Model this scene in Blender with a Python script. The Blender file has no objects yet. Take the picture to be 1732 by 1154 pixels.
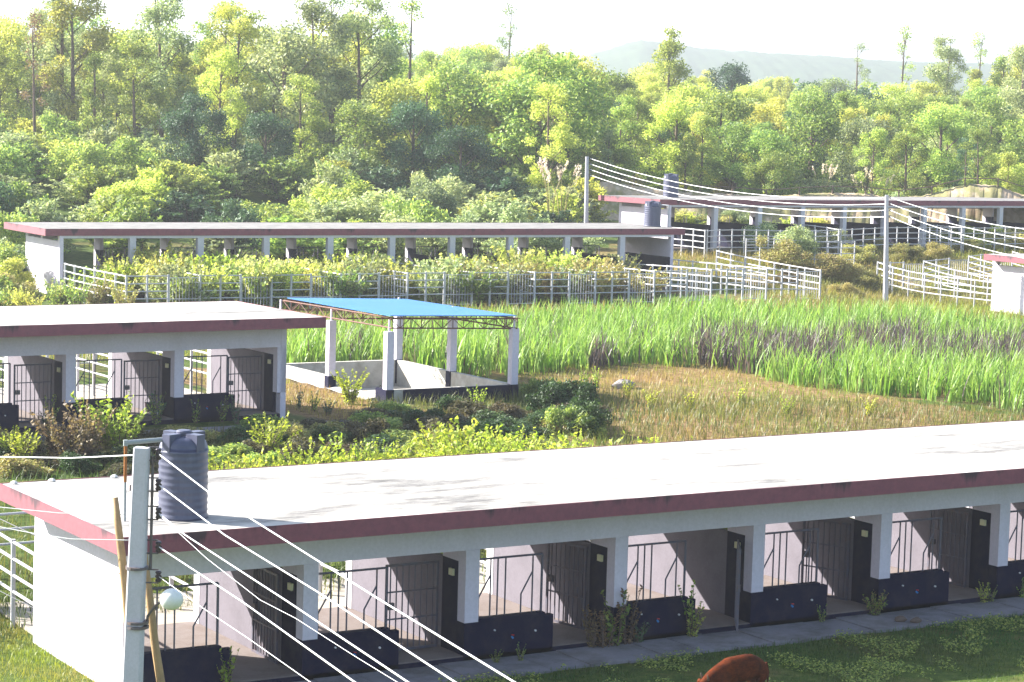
import bpy, math, random
import numpy as np
from mathutils import Vector, Matrix
R = math.radians
sc = bpy.context.scene
COL = sc.collection
# ---------------------------------------------------------------- camera
CAMZ = 11.135; YAW = 0.553; PITCH = 0.0965; ROLL = 0.0275; FPX = 3860.3
_f = Vector((math.sin(YAW)*math.cos(PITCH), math.cos(YAW)*math.cos(PITCH), -math.sin(PITCH)))
_r = Vector((math.cos(YAW), -math.sin(YAW), 0)); _u = _r.cross(_f)
_R = _r*math.cos(ROLL) + _u*math.sin(ROLL); _U = -_r*math.sin(ROLL) + _u*math.cos(ROLL)
cd = bpy.data.cameras.new('camera'); cam = bpy.data.objects.new('camera', cd); COL.objects.link(cam)
cam.matrix_world = Matrix(((_R.x, _U.x, -_f.x, 0), (_R.y, _U.y, -_f.y, 0), (_R.z, _U.z, -_f.z, CAMZ), (0, 0, 0, 1)))
cd.sensor_width = 36; cd.lens = 36*FPX/1732; cd.clip_start = 0.5; cd.clip_end = 9000
sc.camera = cam
# ---------------------------------------------------------------- light
SUN_EL = 29.0; SUN_AZ = math.atan2(-0.667, 0.745)      # azimuth from +Y towards +X
w = bpy.data.worlds.new('World'); sc.world = w; w.use_nodes = True
wn = w.node_tree.nodes; wl = w.node_tree.links
bg = wn['Background']; sky = wn.new('ShaderNodeTexSky'); sky.sky_type = 'NISHITA'; sky.sun_disc = False
sky.sun_elevation = R(SUN_EL); sky.sun_rotation = SUN_AZ; sky.air_density = 1.0; sky.dust_density = 1.0; sky.ozone_density = 2.0
wl.new(sky.outputs[0], bg.inputs[0]); bg.inputs[1].default_value = 0.065
sd = bpy.data.lights.new('sun', 'SUN'); sd.energy = 5.0; sd.angle = R(0.5); sd.color = (1.0, 0.95, 0.86)
so = bpy.data.objects.new('sun', sd); COL.objects.link(so); so.location = (-40, 60, 60)
_s = Vector((math.sin(SUN_AZ)*math.cos(R(SUN_EL)), math.cos(SUN_AZ)*math.cos(R(SUN_EL)), math.sin(R(SUN_EL))))
so.rotation_euler = _s.to_track_quat('Z', 'Y').to_euler()
sc.view_settings.view_transform = 'Standard'; sc.view_settings.look = 'None'; sc.view_settings.gamma = 1
sc.view_settings.exposure = 2.3
# ---------------------------------------------------------------- pixel -> point helpers (for reading positions off the photo)
C0 = Vector((0, 0, CAMZ))
def ray(u, v): return _f + _R*((u-866)/FPX) - _U*((v-577)/FPX)
def onz(u, v, z): d = ray(u, v); return C0 + d*((z-CAMZ)/d.z)
def ony(u, v, y): d = ray(u, v); return C0 + d*(y/d.y)
def at(u, dist, v=210):                                   # point below column u at horizontal distance dist
    d = ray(u, v); h = math.hypot(d.x, d.y); return d.x/h*dist, d.y/h*dist
def proj(x, y, z):
    d = Vector((x, y, z)) - C0; q = d.dot(_f); return 866+FPX*d.dot(_R)/q, 577-FPX*d.dot(_U)/q
# ---------------------------------------------------------------- tagging and mesh helpers
def tag(o, label=None, cat=None, group=None, kind=None):
    if label: o['label'] = label
    if cat: o['category'] = cat
    if group: o['group'] = group
    if kind: o['kind'] = kind
    return o
def empty(name, loc, rz=0.0):
    o = bpy.data.objects.new(name, None); COL.objects.link(o); o.location = loc; o.rotation_euler = (0, 0, rz); o.empty_display_size = .3
    return o
def link(name, me, mat, parent=None, loc=None):
    o = bpy.data.objects.new(name, me); COL.objects.link(o)
    if mat is not None and not me.materials: me.materials.append(mat)
    if parent is not None: o.parent = parent
    if loc is not None: o.location = loc
    return o
class MB:
    def __init__(s): s.v = []; s.f = []
    def add(s, vs, fs):
        n = len(s.v); s.v += [tuple(a) for a in vs]; s.f += [tuple(i+n for i in f) for f in fs]; return s
    def box(s, x0, x1, y0, y1, z0, z1, M=None):
        vs = [Vector((x, y, z)) for z in (z0, z1) for y in (y0, y1) for x in (x0, x1)]
        if M is not None: vs = [M @ q for q in vs]
        return s.add(vs, [(0, 2, 3, 1), (4, 5, 7, 6), (0, 1, 5, 4), (2, 6, 7, 3), (0, 4, 6, 2), (1, 3, 7, 5)])
    def tube(s, pts, rad, n=8, cap=True):
        pts = [Vector(q) for q in pts]; rr = rad if isinstance(rad, (list, tuple)) else [rad]*len(pts)
        vs = []; prev = None
        for i, q in enumerate(pts):
            t = (pts[min(i+1, len(pts)-1)]-pts[max(i-1, 0)]).normalized()
            a = prev if prev is not None else (Vector((0, 0, 1)) if abs(t.z) < .9 else Vector((1, 0, 0)))
            x = a - t*a.dot(t); x.normalize(); yv = t.cross(x); prev = x
            for k in range(n):
                an = 2*math.pi*(k+.5)/n; vs.append(q + x*(rr[i]*math.cos(an)) + yv*(rr[i]*math.sin(an)))
        fs = [(i*n+k, i*n+(k+1) % n, (i+1)*n+(k+1) % n, (i+1)*n+k) for i in range(len(pts)-1) for k in range(n)]
        if cap: fs += [tuple(range(n))[::-1], tuple(range((len(pts)-1)*n, len(pts)*n))]
        return s.add(vs, fs)
    def lathe(s, prof, c=(0, 0, 0), n=32):
        vs = []
        for (r_, z) in prof:
            for k in range(n):
                a = 2*math.pi*k/n; vs.append((c[0]+r_*math.cos(a), c[1]+r_*math.sin(a), c[2]+z))
        fs = [(i*n+k, i*n+(k+1) % n, (i+1)*n+(k+1) % n, (i+1)*n+k) for i in range(len(prof)-1) for k in range(n)]
        return s.add(vs, fs)
    def mesh(s, name, smooth=False, bevel=0):
        me = bpy.data.meshes.new(name); me.from_pydata(s.v, [], s.f); me.update()
        if smooth: me.polygons.foreach_set('use_smooth', [True]*len(me.polygons))
        return me
    def build(s, name, mat, parent=None, loc=None, smooth=False): return link(name, s.mesh(name, smooth), mat, parent, loc)
def npmesh(name, V, F4, mat, attr=None):
    me = bpy.data.meshes.new(name); nv = len(V); nf = len(F4); k = F4.shape[1]
    me.vertices.add(nv); me.vertices.foreach_set('co', np.ascontiguousarray(V, dtype=np.float32).ravel())
    me.loops.add(nf*k); me.loops.foreach_set('vertex_index', np.ascontiguousarray(F4, dtype=np.int32).ravel())
    me.polygons.add(nf); me.polygons.foreach_set('loop_start', np.arange(0, nf*k, k, dtype=np.int32))
    try: me.polygons.foreach_set('loop_total', np.full(nf, k, dtype=np.int32))
    except Exception: pass
    me.update(calc_edges=True)
    if attr:
        for nm, a in attr.items():
            at_ = me.attributes.new(nm, 'FLOAT', 'POINT'); at_.data.foreach_set('value', np.ascontiguousarray(a, dtype=np.float32))
    if mat: me.materials.append(mat)
    return me
# ---------------------------------------------------------------- materials
def nodes(name):
    m = bpy.data.materials.new(name); m.use_nodes = True; nt = m.node_tree
    return m, nt.nodes, nt.links, nt.nodes['Principled BSDF']
def noise(N, L, scale, detail=4, rough=.6, vec=None, coord='Object', stretch=None):
    tc = N.new('ShaderNodeTexCoord'); mp = N.new('ShaderNodeMapping'); L.new(tc.outputs[coord], mp.inputs[0])
    if stretch: mp.inputs['Scale'].default_value = stretch
    n = N.new('ShaderNodeTexNoise'); n.inputs['Scale'].default_value = scale; n.inputs['Detail'].default_value = detail; n.inputs['Roughness'].default_value = rough
    L.new(mp.outputs[0], n.inputs['Vector']); return n.outputs['Fac']
def ramp(N, L, src, stops):
    r_ = N.new('ShaderNodeValToRGB'); el = r_.color_ramp.elements
    while len(el) < len(stops): el.new(.5)
    for e, (p_, c) in zip(el, stops): e.position = p_; e.color = (*c, 1) if len(c) == 3 else c
    L.new(src, r_.inputs[0]); return r_.outputs[0]
def mix(N, L, fac, a, b, mode='MIX'):
    m_ = N.new('ShaderNodeMix'); m_.data_type = 'RGBA'; m_.blend_type = mode
    for s_, i in ((fac, 0), (a, 6), (b, 7)):
        if isinstance(s_, (float, int)): m_.inputs[i].default_value = s_
        elif isinstance(s_, tuple): m_.inputs[i].default_value = (*s_, 1)
        else: L.new(s_, m_.inputs[i])
    return m_.outputs[2]
def bump(N, L, P, src, dist=.02, strength=.5):
    b = N.new('ShaderNodeBump'); b.inputs['Distance'].default_value = dist; b.inputs['Strength'].default_value = strength
    L.new(src, b.inputs['Height']); L.new(b.outputs[0], P.inputs['Normal'])
def paint(name, c, dirt=None, amt=.35, scale=1.3, rough=.8, spec=.3, streak=False):
    m, N, L, P = nodes(name); d = dirt or tuple(x*.6 for x in c)
    n1 = noise(N, L, scale, 6, .65, stretch=(1, 1, .25) if streak else None)
    f = ramp(N, L, n1, [(.45, (0, 0, 0)), (.75, (amt, amt, amt))]); base = mix(N, L, f, c, d)
    n2 = noise(N, L, scale*14, 3, .6); g = ramp(N, L, n2, [(.3, (.88,)*3), (.7, (1.0,)*3)])
    L.new(mix(N, L, 1.0, base, g, 'MULTIPLY'), P.inputs['Base Color'])
    P.inputs['Roughness'].default_value = rough; P.inputs['Specular IOR Level'].default_value = spec
    bump(N, L, P, n2, .006, .4); return m
M = {}
M['white'] = paint('white_paint', (.65, .60, .69), (.46, .42, .44), .35, .9, streak=True)
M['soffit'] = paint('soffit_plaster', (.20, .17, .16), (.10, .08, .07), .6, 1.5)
M['offwhite'] = paint('offwhite_paint', (.58, .57, .61), (.5, .48, .44), .4, .8, streak=True)
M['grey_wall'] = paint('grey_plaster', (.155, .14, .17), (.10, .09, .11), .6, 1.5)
M['navy'] = paint('navy_paint', (.004, .004, .028), (.05, .042, .045), .45, 2.2, .75, .15)
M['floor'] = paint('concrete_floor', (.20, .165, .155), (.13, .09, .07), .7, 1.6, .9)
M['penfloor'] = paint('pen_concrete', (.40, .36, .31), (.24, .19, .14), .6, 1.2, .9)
M['walk'] = paint('walkway_concrete', (.24, .23, .25), (.10, .09, .08), .9, 1.1, .9)
M['steel'] = paint('grey_steel', (.10, .10, .14), (.20, .09, .05), .5, 6, .5, .5)
M['rail'] = paint('rail_paint', (.52, .52, .55), (.35, .30, .27), .6, 3, .6, .5)
M['concpole'] = paint('pole_concrete', (.50, .49, .54), (.38, .38, .38), .5, 2, .85)
M['bamboo'] = paint('bamboo', (.36, .24, .12), (.18, .12, .07), .6, 5, .6)
M['wire'] = paint('aluminium_wire', (.72, .72, .74), None, .1, 3, .4, .6)
M['wire_and_shadow_dark'] = paint('dark_cable_and_shadow', (.09, .09, .11), None, .1, 3, .5)
M['porcelain'] = paint('insulator', (.035, .02, .03), None, .1, 3, .3, .6)
M['iron'] = paint('iron', (.12, .11, .12), (.22, .1, .05), .5, 9, .6)
M['rust'] = paint('rusty_pipe', (.36, .13, .03), (.15, .06, .03), .6, 9, .8)
M['pipe'] = paint('grey_pipe', (.30, .33, .34), None, .2, 5, .5)
M['globe'] = paint('lamp_globe', (.74, .76, .72), (.5, .5, .4), .4, 9, .35, .5)
M['basin'] = paint('basin_concrete', (.52, .50, .46), (.24, .20, .15), .8, 1.3, .9)
M['truss'] = paint('truss_steel', (.16, .07, .05), (.08, .05, .05), .6, 5, .7)
M['bark'] = paint('bark', (.15, .11, .09), (.07, .05, .04), .7, 3, .95, .1)
M['barklight'] = paint('pale_bark', (.34, .29, .24), (.18, .14, .11), .7, 3, .95, .1)
M['switch'] = paint('switch_box', (.72, .68, .42), None, .3, 9)
M['tapblue'] = paint('blue_tap', (.05, .25, .62), None, .3, 9)
M['tapred'] = paint('red_tap', (.45, .03, .04), None, .3, 9)
M['stone'] = paint('stone', (.30, .27, .26), (.12, .10, .10), .8, 2, .95)
M['stonewhite'] = paint('pale_stone', (.7, .68, .64), (.4, .38, .35), .6, 6, .95)
M['hide'] = None
def m_hide():
    m, N, L, P = nodes('red_brown_hide'); a = noise(N, L, 5, 6, .7); b = noise(N, L, 60, 4, .8, stretch=(.2, 1, 1))
    base = ramp(N, L, a, [(.35, (.035, .006, .001)), (.6, (.115, .022, .003))]); g = ramp(N, L, b, [(.3, (.5,)*3), (.7, (1.25,)*3)])
    L.new(mix(N, L, 1.0, base, g, 'MULTIPLY'), P.inputs['Base Color']); P.inputs['Roughness'].default_value = .8; P.inputs['Specular IOR Level'].default_value = .1
    bump(N, L, P, b, .01, .6); return m
M['hide'] = m_hide()
M['horn'] = paint('horn', (.10, .07, .05), None, .2, 5, .4)
def m_rooftop():
    m, N, L, P = nodes('roof_cement')
    a = noise(N, L, .35, 8, .7, stretch=(.5, 1.6, 1)); b = noise(N, L, 2.6, 7, .75, stretch=(.45, 1.4, 1))
    f = ramp(N, L, a, [(.38, (1,)*3), (.47, (.5,)*3), (.53, (0,)*3)]); g = ramp(N, L, b, [(.36, (.07, .065, .06)), (.48, (.13, .125, .12)), (.58, (.22, .21, .20))])
    base = mix(N, L, f, (.46, .435, .40), g); c = ramp(N, L, b, [(.28, (.3,)*3), (.37, (1, 1, 1))])
    L.new(mix(N, L, 1.0, base, c, 'MULTIPLY'), P.inputs['Base Color']); P.inputs['Roughness'].default_value = .9
    bump(N, L, P, b, .01, .4); return m
M['rooftop'] = m_rooftop()
def m_rooftop_grey():
    m, N, L, P = nodes('weathered_roof_cement')
    b = noise(N, L, 1.2, 7, .7); L.new(ramp(N, L, b, [(.3, (.10, .095, .09)), (.5, (.18, .17, .165)), (.75, (.26, .25, .24))]), P.inputs['Base Color'])
    P.inputs['Roughness'].default_value = .95; return m
M['roofgrey'] = m_rooftop_grey()
def m_fascia():
    m, N, L, P = nodes('maroon_fascia')
    a = noise(N, L, 1.1, 6, .7, stretch=(1, 1, .08)); b = noise(N, L, 7, 4, .7)
    tc = N.new('ShaderNodeTexCoord'); sp = N.new('ShaderNodeSeparateXYZ'); L.new(tc.outputs['Object'], sp.inputs[0])
    mr = N.new('ShaderNodeMapRange'); L.new(sp.outputs['Z'], mr.inputs[0]); mr.inputs[1].default_value = 3.05; mr.inputs[2].default_value = 3.40; mr.inputs[3].default_value = .0; mr.inputs[4].default_value = .20
    ad = N.new('ShaderNodeMath'); ad.operation = 'ADD'; L.new(a, ad.inputs[0]); L.new(mr.outputs[0], ad.inputs[1])
    f = ramp(N, L, ad.outputs[0], [(.70, (0, 0, 0)), (.80, (.85,)*3)])
    base = ramp(N, L, b, [(.3, (.17, .050, .070)), (.7, (.23, .068, .090))])
    L.new(mix(N, L, f, base, (.035, .02, .03)), P.inputs['Base Color']); P.inputs['Roughness'].default_value = .75; return m
M['fascia'] = m_fascia()
def m_tank():
    m, N, L, P = nodes('black_plastic_tank')
    b = noise(N, L, 3, 5, .7, stretch=(1, 1, .3)); L.new(ramp(N, L, b, [(.3, (.050, .055, .100)), (.7, (.088, .095, .150))]), P.inputs['Base Color'])
    P.inputs['Roughness'].default_value = .42; return m
M['tank'] = m_tank()
def m_blue():
    m, N, L, P = nodes('blue_sheet_roof'); tc = N.new('ShaderNodeTexCoord')
    wv = N.new('ShaderNodeTexWave'); wv.bands_direction = 'X'; wv.inputs['Scale'].default_value = 2.2; L.new(tc.outputs['Object'], wv.inputs['Vector'])
    b = noise(N, L, .8, 5, .6); base = ramp(N, L, b, [(.3, (.026, .145, .38)), (.7, (.036, .175, .44))])
    L.new(base, P.inputs['Base Color']); P.inputs['Roughness'].default_value = .45; bump(N, L, P, wv.outputs['Fac'], .02, .6); return m
M['blue'] = m_blue()
def m_leaf(name, cols, trans=.35, tcol=1.6, objvar=.25, rough=.55):
    m, N, L, P = nodes(name)
    g = N.new('ShaderNodeNewGeometry'); base = ramp(N, L, g.outputs['Random Per Island'], [(i/(len(cols)-1), c) for i, c in enumerate(cols)])
    oi = N.new('ShaderNodeObjectInfo'); hs = N.new('ShaderNodeHueSaturation'); L.new(base, hs.inputs['Color'])
    mr = N.new('ShaderNodeMapRange'); L.new(oi.outputs['Random'], mr.inputs[0]); mr.inputs[3].default_value = 1-objvar; mr.inputs[4].default_value = 1+objvar*1.3
    L.new(mr.outputs[0], hs.inputs['Value'])
    wn_ = N.new('ShaderNodeTexWhiteNoise'); wn_.noise_dimensions = '1D'; L.new(oi.outputs['Random'], wn_.inputs['W'])
    m2 = N.new('ShaderNodeMapRange'); L.new(wn_.outputs['Value'], m2.inputs[0]); m2.inputs[3].default_value = .475; m2.inputs[4].default_value = .515
    L.new(m2.outputs[0], hs.inputs['Hue'])
    L.new(hs.outputs[0], P.inputs['Base Color']); P.inputs['Roughness'].default_value = rough; P.inputs['Specular IOR Level'].default_value = .35
    tr = N.new('ShaderNodeBsdfTranslucent'); L.new(mix(N, L, 1.0, hs.outputs[0], (tcol, tcol, tcol*.7), 'MULTIPLY'), tr.inputs[0])
    ms = N.new('ShaderNodeMixShader'); ms.inputs[0].default_value = trans; L.new(P.outputs[0], ms.inputs[1]); L.new(tr.outputs[0], ms.inputs[2])
    L.new(ms.outputs[0], N['Material Output'].inputs[0]); return m
M['leaf_yellow'] = m_leaf('yellow_green_leaves', [(.19, .25, .05), (.38, .42, .09), (.56, .56, .17)], .45)
M['leaf_mid'] = m_leaf('mid_green_leaves', [(.09, .17, .045), (.22, .31, .07), (.40, .46, .12)], .4)
M['leaf_grey'] = m_leaf('grey_green_leaves', [(.12, .18, .09), (.27, .33, .15), (.46, .50, .26)], .35)
M['leaf_dark'] = m_leaf('dark_green_leaves', [(.03, .075, .04), (.055, .115, .055), (.09, .16, .07)], .25)
M['leaf_dry'] = m_leaf('dry_leaves', [(.22, .18, .07), (.33, .29, .11), (.30, .33, .09)], .3)
M['leaf_brown'] = m_leaf('brown_leaves', [(.10, .065, .04), (.16, .11, .06), (.24, .18, .08)], .3)
M['leaf_pale'] = m_leaf('pale_yellow_green_leaves', [(.24, .25, .09), (.38, .38, .14), (.50, .48, .20)], .4)
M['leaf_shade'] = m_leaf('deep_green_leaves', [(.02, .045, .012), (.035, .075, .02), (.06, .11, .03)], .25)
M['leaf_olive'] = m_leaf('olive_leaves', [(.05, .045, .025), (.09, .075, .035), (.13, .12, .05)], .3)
M['leaf_lime'] = m_leaf('lime_leaves', [(.22, .30, .03), (.30, .38, .045), (.38, .42, .07)], .45, objvar=.12)
M['leaf_plume'] = m_leaf('pale_plumes', [(.5, .42, .38), (.6, .52, .45), (.7, .62, .55)], .3)
def m_grass(name, a, b, c, d):
    m, N, L, P = nodes(name)
    g = N.new('ShaderNodeNewGeometry'); at_ = N.new('ShaderNodeAttribute'); at_.attribute_name = 'zone'
    live = ramp(N, L, g.outputs['Random Per Island'], [(0, a), (1, b)]); dead = ramp(N, L, g.outputs['Random Per Island'], [(0, c), (1, d)])
    col = mix(N, L, at_.outputs['Fac'], live, dead); L.new(col, P.inputs['Base Color']); P.inputs['Roughness'].default_value = .5
    tr = N.new('ShaderNodeBsdfTranslucent'); L.new(mix(N, L, 1.0, col, (1.5, 1.5, 1.0), 'MULTIPLY'), tr.inputs[0])
    ms = N.new('ShaderNodeMixShader'); ms.inputs[0].default_value = .4; L.new(P.outputs[0], ms.inputs[1]); L.new(tr.outputs[0], ms.inputs[2])
    L.new(ms.outputs[0], N['Material Output'].inputs[0]); return m
M['napier'] = m_grass('fodder_grass', (.11, .24, .03), (.30, .42, .10), (.045, .028, .05), (.12, .08, .095))
M['lawn'] = m_grass('short_grass', (.10, .16, .015), (.24, .27, .025), (.20, .11, .055), (.38, .26, .11))
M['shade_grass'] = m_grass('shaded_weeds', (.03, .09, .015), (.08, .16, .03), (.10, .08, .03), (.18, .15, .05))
def m_ground():
    m, N, L, P = nodes('ground')
    at_ = N.new('ShaderNodeAttribute'); at_.attribute_name = 'zone'       # 0 green turf .. 1 dry soil
    a = noise(N, L, .35, 8, .65); b = noise(N, L, 3.5, 6, .7); c = noise(N, L, 22, 3, .7)
    green = ramp(N, L, b, [(.3, (.035, .06, .012)), (.5, (.07, .11, .02)), (.7, (.13, .16, .035))])
    dry = ramp(N, L, b, [(.3, (.12, .07, .035)), (.5, (.24, .15, .07)), (.7, (.36, .26, .13))])
    ad = N.new('ShaderNodeMath'); ad.operation = 'ADD'; L.new(at_.outputs['Fac'], ad.inputs[0]); L.new(a, ad.inputs[1])
    f = ramp(N, L, ad.outputs[0], [(.0, (0, 0, 0)), (.62, (.0,)*3), (.95, (1, 1, 1)), (1, (1, 1, 1))])
    g = ramp(N, L, c, [(.25, (.7,)*3), (.75, (1.1,)*3)])
    L.new(mix(N, L, 1.0, mix(N, L, f, green, dry), g, 'MULTIPLY'), P.inputs['Base Color']); P.inputs['Roughness'].default_value = .95
    P.inputs['Specular IOR Level'].default_value = .1; bump(N, L, P, c, .05, .6); return m
M['ground'] = m_ground()
def m_earth():
    m, N, L, P = nodes('bare_earth'); b = noise(N, L, 1.2, 8, .7); c = noise(N, L, .5, 5, .6, stretch=(1, 1, 1))
    base = ramp(N, L, b, [(.3, (.30, .22, .13)), (.5, (.45, .34, .23)), (.7, (.55, .46, .36))])
    L.new(mix(N, L, ramp(N, L, c, [(.44, (0,)*3), (.54, (.85,)*3)]), base, (.16, .16, .05)), P.inputs['Base Color']); P.inputs['Roughness'].default_value = .95; bump(N, L, P, b, .08, .4); return m
M['earth'] = m_earth()
def m_hill():
    m, N, L, P = nodes('wooded_hill'); b = noise(N, L, .03, 9, .85)
    L.new(ramp(N, L, b, [(.35, (.035, .06, .035)), (.65, (.06, .09, .045))]), P.inputs['Base Color']); P.inputs['Roughness'].default_value = 1; P.inputs['Specular IOR Level'].default_value = 0; return m
M['hill'] = m_hill()
# ---------------------------------------------------------------- terrain
_cp = [(10, 10, -.6), (10, 30, -.1), (30, 30, 0), (50, 34, 0), (12, 44, 0), (25, 44, 0), (40, 44, 0), (56, 44, 0), (20, 37, 0), (40, 37, 0), (15, 51, .25), (35, 51, .25), (56, 52, .5), (20, 57, .7), (35, 57, .75),
       (0, 66, 1.1), (12, 66, 1.1), (24, 66, 1.1), (33, 66, 1.1), (0, 74, 1.15), (15, 74, 1.15), (32, 74, 1.15), (50, 58, .9), (70, 58, .9), (41, 70, 1.05), (41, 80, 1.1), (47, 70, 1.05),
       (52, 75, 1.1), (60, 85, 1.25), (75, 80, 1.0), (40, 98, 1.65), (58, 98, 1.65), (76, 98, 1.65), (40, 110, 1.7), (58, 112, 1.7), (78, 112, 1.7), (20, 105, 1.7), (92, 90, .9), (92, 97, .95), (92, 105, 1.2), (110, 95, 1.0),
       (84, 118, 2.85), (84, 113, 2.7), (86, 107, 2.0), (100, 114, 2.9), (115, 113, 2.9), (104, 106, 2.0), (130, 114, 2.9), (88, 126, 2.9), (110, 126, 2.9), (135, 126, 2.9), (60, 122, 2.6), (40, 122, 2.6), (20, 122, 3), (10, 150, 6.5), (40, 145, 5.5), (70, 145, 5), (95, 150, 4.6), (125, 150, 4.6), (20, 190, 9), (60, 185, 7.8), (95, 180, 6.4),
       (125, 185, 6.6), (165, 170, 6.4), (100, 250, 10), (180, 240, 9.5), (30, 260, 14), (220, 200, 9), (100, 380, 10), (260, 330, 9), (0, 400, 12), (400, 200, 9), (-100, 60, 2), (-60, 200, 12), (160, 40, 0), (200, 100, 2), (250, 20, 0), (-60, -60, -1), (100, -60, -1)]
_cp = np.array(_cp, float)
def _phi(d): return np.sqrt(d*d+25.0)
_D = _phi(np.hypot(_cp[:, None, 0]-_cp[None, :, 0], _cp[:, None, 1]-_cp[None, :, 1]))
_n = len(_cp); _A = np.zeros((_n+1, _n+1)); _A[:_n, :_n] = _D - 0; _A[:_n, _n] = 1; _A[_n, :_n] = 1
_w = np.linalg.solve(_A, np.append(_cp[:, 2], 0))
def Hn(x, y):
    x = np.asarray(x, float); y = np.asarray(y, float); sh = x.shape; x = x.ravel(); y = y.ravel()
    out = np.empty(len(x))
    for i in range(0, len(x), 20000):
        out[i:i+20000] = _phi(np.hypot(x[i:i+20000, None]-_cp[None, :, 0], y[i:i+20000, None]-_cp[None, :, 1])) @ _w[:_n] + _w[_n]
    r_ = np.hypot(x, y); t = np.clip((r_-350)/250, 0, 1); t = t*t*(3-2*t)
    return (out*(1-t) + 8.0*t).reshape(sh)
def H(x, y): return float(Hn(np.array([x]), np.array([y]))[0])
def ghit(u, v):                                            # ground point seen at a photo pixel
    z = 1.0
    for _ in range(25): p_ = onz(u, v, z); z = z*.5 + .5*H(p_.x, p_.y)
    return p_
def inpoly(x, y, poly):
    ins = np.zeros(x.shape, bool); n = len(poly); j = n-1
    for i in range(n):
        xi, yi = poly[i]; xj, yj = poly[j]
        c = ((yi > y) != (yj > y)) & (x < (xj-xi)*(y-yi)/(yj-yi+1e-12)+xi); ins ^= c; j = i
    return ins
def smooth_noise(x, y, s, seed):
    rg = np.random.default_rng(seed); o = np.zeros(x.shape)
    for k in range(7):
        a = rg.uniform(0, 6.28); f = s*rg.uniform(.6, 2.2); o += np.sin((x*math.cos(a)+y*math.sin(a))*f+rg.uniform(0, 6.28))
    return o/7
FIELD = [(485, 640), (700, 632), (880, 640), (960, 628), (1100, 618), (1235, 628), (1330, 652), (1500, 672), (1740, 700), (1740, 575), (1560, 550), (1400, 545), (1200, 540), (1000, 552), (860, 560), (485, 590)]
fieldw = [tuple(ghit(u, v)[:2]) for u, v in FIELD]
DRY = [(870, 640), (960, 620), (1100, 610), (1240, 625), (1400, 655), (1560, 685), (1740, 705), (1740, 730), (1000, 790), (940, 720), (905, 680)]
dryw = [tuple(ghit(u, v)[:2]) for u, v in DRY]
def zone_at(X, Y):
    z = np.zeros(X.shape) + .12 + .15*smooth_noise(X, Y, .15, 3)
    z[inpoly(X, Y, dryw)] = .42
    z[inpoly(X, Y, fieldw)] = .35
    u = (Y > 94) & (Y < 130) & (X > 76); z[u] = .30
    z[(Y > 128)] = -.2
    z[(X > 33.9) & (X < 38.4) & (Y > 64) & (Y < 82)] = .45
    return z
def ground():
    va = np.degrees(YAW)
    ang = np.concatenate([np.arange(va-180, va-24, 6), np.arange(va-24, va+24, .16), np.arange(va+24, va+180, 6)])
    rad = np.concatenate([[2, 8, 15], np.arange(20, 140, .7), 140*np.power(1.025, np.arange(0, 165))])
    A, Rr = np.meshgrid(np.radians(ang), rad); X = Rr*np.sin(A); Y = Rr*np.cos(A); Z = Hn(X, Y)
    rough = smooth_noise(X, Y, 1.1, 5)*.06+smooth_noise(X, Y, .4, 8)*.08
    flat = ((Y > 37.6) & (Y < 51) & (X > 15)) | ((Y > 65) & (Y < 78) & (X < 35)) | ((X > 37) & (X < 46) & (Y > 69) & (Y < 81)) | ((Y > 108) & (Y < 117) & (X < 80) & (X > 39)) | ((Y > 119) & (Y < 127) & (X > 82))
    Z = Z + np.where(flat, -.03, rough)
    pit = (X > 38.42) & (X < 43.95) & (Y > 70.55) & (Y < 79.8); Z = np.where(pit, -.1, Z)
    nr, na = X.shape; V = np.stack([X.ravel(), Y.ravel(), Z.ravel()], 1)
    i, j = np.meshgrid(np.arange(nr-1), np.arange(na), indexing='ij'); jn = (j+1) % na
    F = np.stack([i*na+j, i*na+jn, (i+1)*na+jn, (i+1)*na+j], -1).reshape(-1, 4)[:, ::-1]
    me = npmesh('ground', V, F, M['ground'], {'zone': zone_at(X, Y).ravel()}); me.polygons.foreach_set('use_smooth', [True]*len(me.polygons))
    tag(link('ground', me, None), 'grassy farm ground rising to wooded slopes', None, None, 'structure')
ground()
def ridge(name, d, prof, amp, seed, thick, zb=0):
    rg = np.random.default_rng(seed); us = np.arange(-500, 2300, 5)
    pu = [q[0] for q in prof]; pv = [q[1] for q in prof]
    tv = np.interp(us, pu, pv); rows = []
    for k, t in enumerate(np.linspace(0, 1, 60)):
        row = []
        for u, v in zip(us, tv):
            x, y = at(u, d*(1-.35*(1-t)) )
            hor = 203+.0275*(u-866); ztop = CAMZ+(hor-v)/FPX*d
            z = zb+(ztop-zb)*math.sin(t*math.pi/2) + amp*(.5+.5*float(smooth_noise(np.array([x]), np.array([y]), 260./d, seed)[0])+.5*float(smooth_noise(np.array([x]), np.array([y]), 900./d, seed+9)[0]))*(1 if t > 0 else 0)
            row.append((x, y, z))
        rows.append(row)
    back = []
    for u, v in zip(us, tv): x, y = at(u, d*1.25); back.append((x, y, zb))
    rows.append(back)
    V = np.array(rows).reshape(-1, 3); n = len(us); i, j = np.meshgrid(np.arange(len(rows)-1), np.arange(n-1), indexing='ij')
    F = np.stack([i*n+j, i*n+j+1, (i+1)*n+j+1, (i+1)*n+j], -1).reshape(-1, 4)[:, ::-1]
    tag(link(name, npmesh(name, V, F, M['hill']), None), None, None, None, 'structure')
ridge('wooded_hill', 1900, [(-500, 120), (0, 95), (300, 85), (560, 95), (700, 108), (850, 112), (950, 118), (1000, 98), (1080, 76), (1200, 92), (1300, 98), (1400, 104), (1500, 112), (1732, 120), (2300, 110)], 2.5, 4, 1)
ridge('far_hill', 4200, [(-500, 60), (0, 75), (400, 90), (600, 70), (760, 42), (900, 48), (1000, 70), (1150, 84), (1400, 92), (1550, 85), (1732, 96), (2300, 90)], 14.0, 5, 1)
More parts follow.
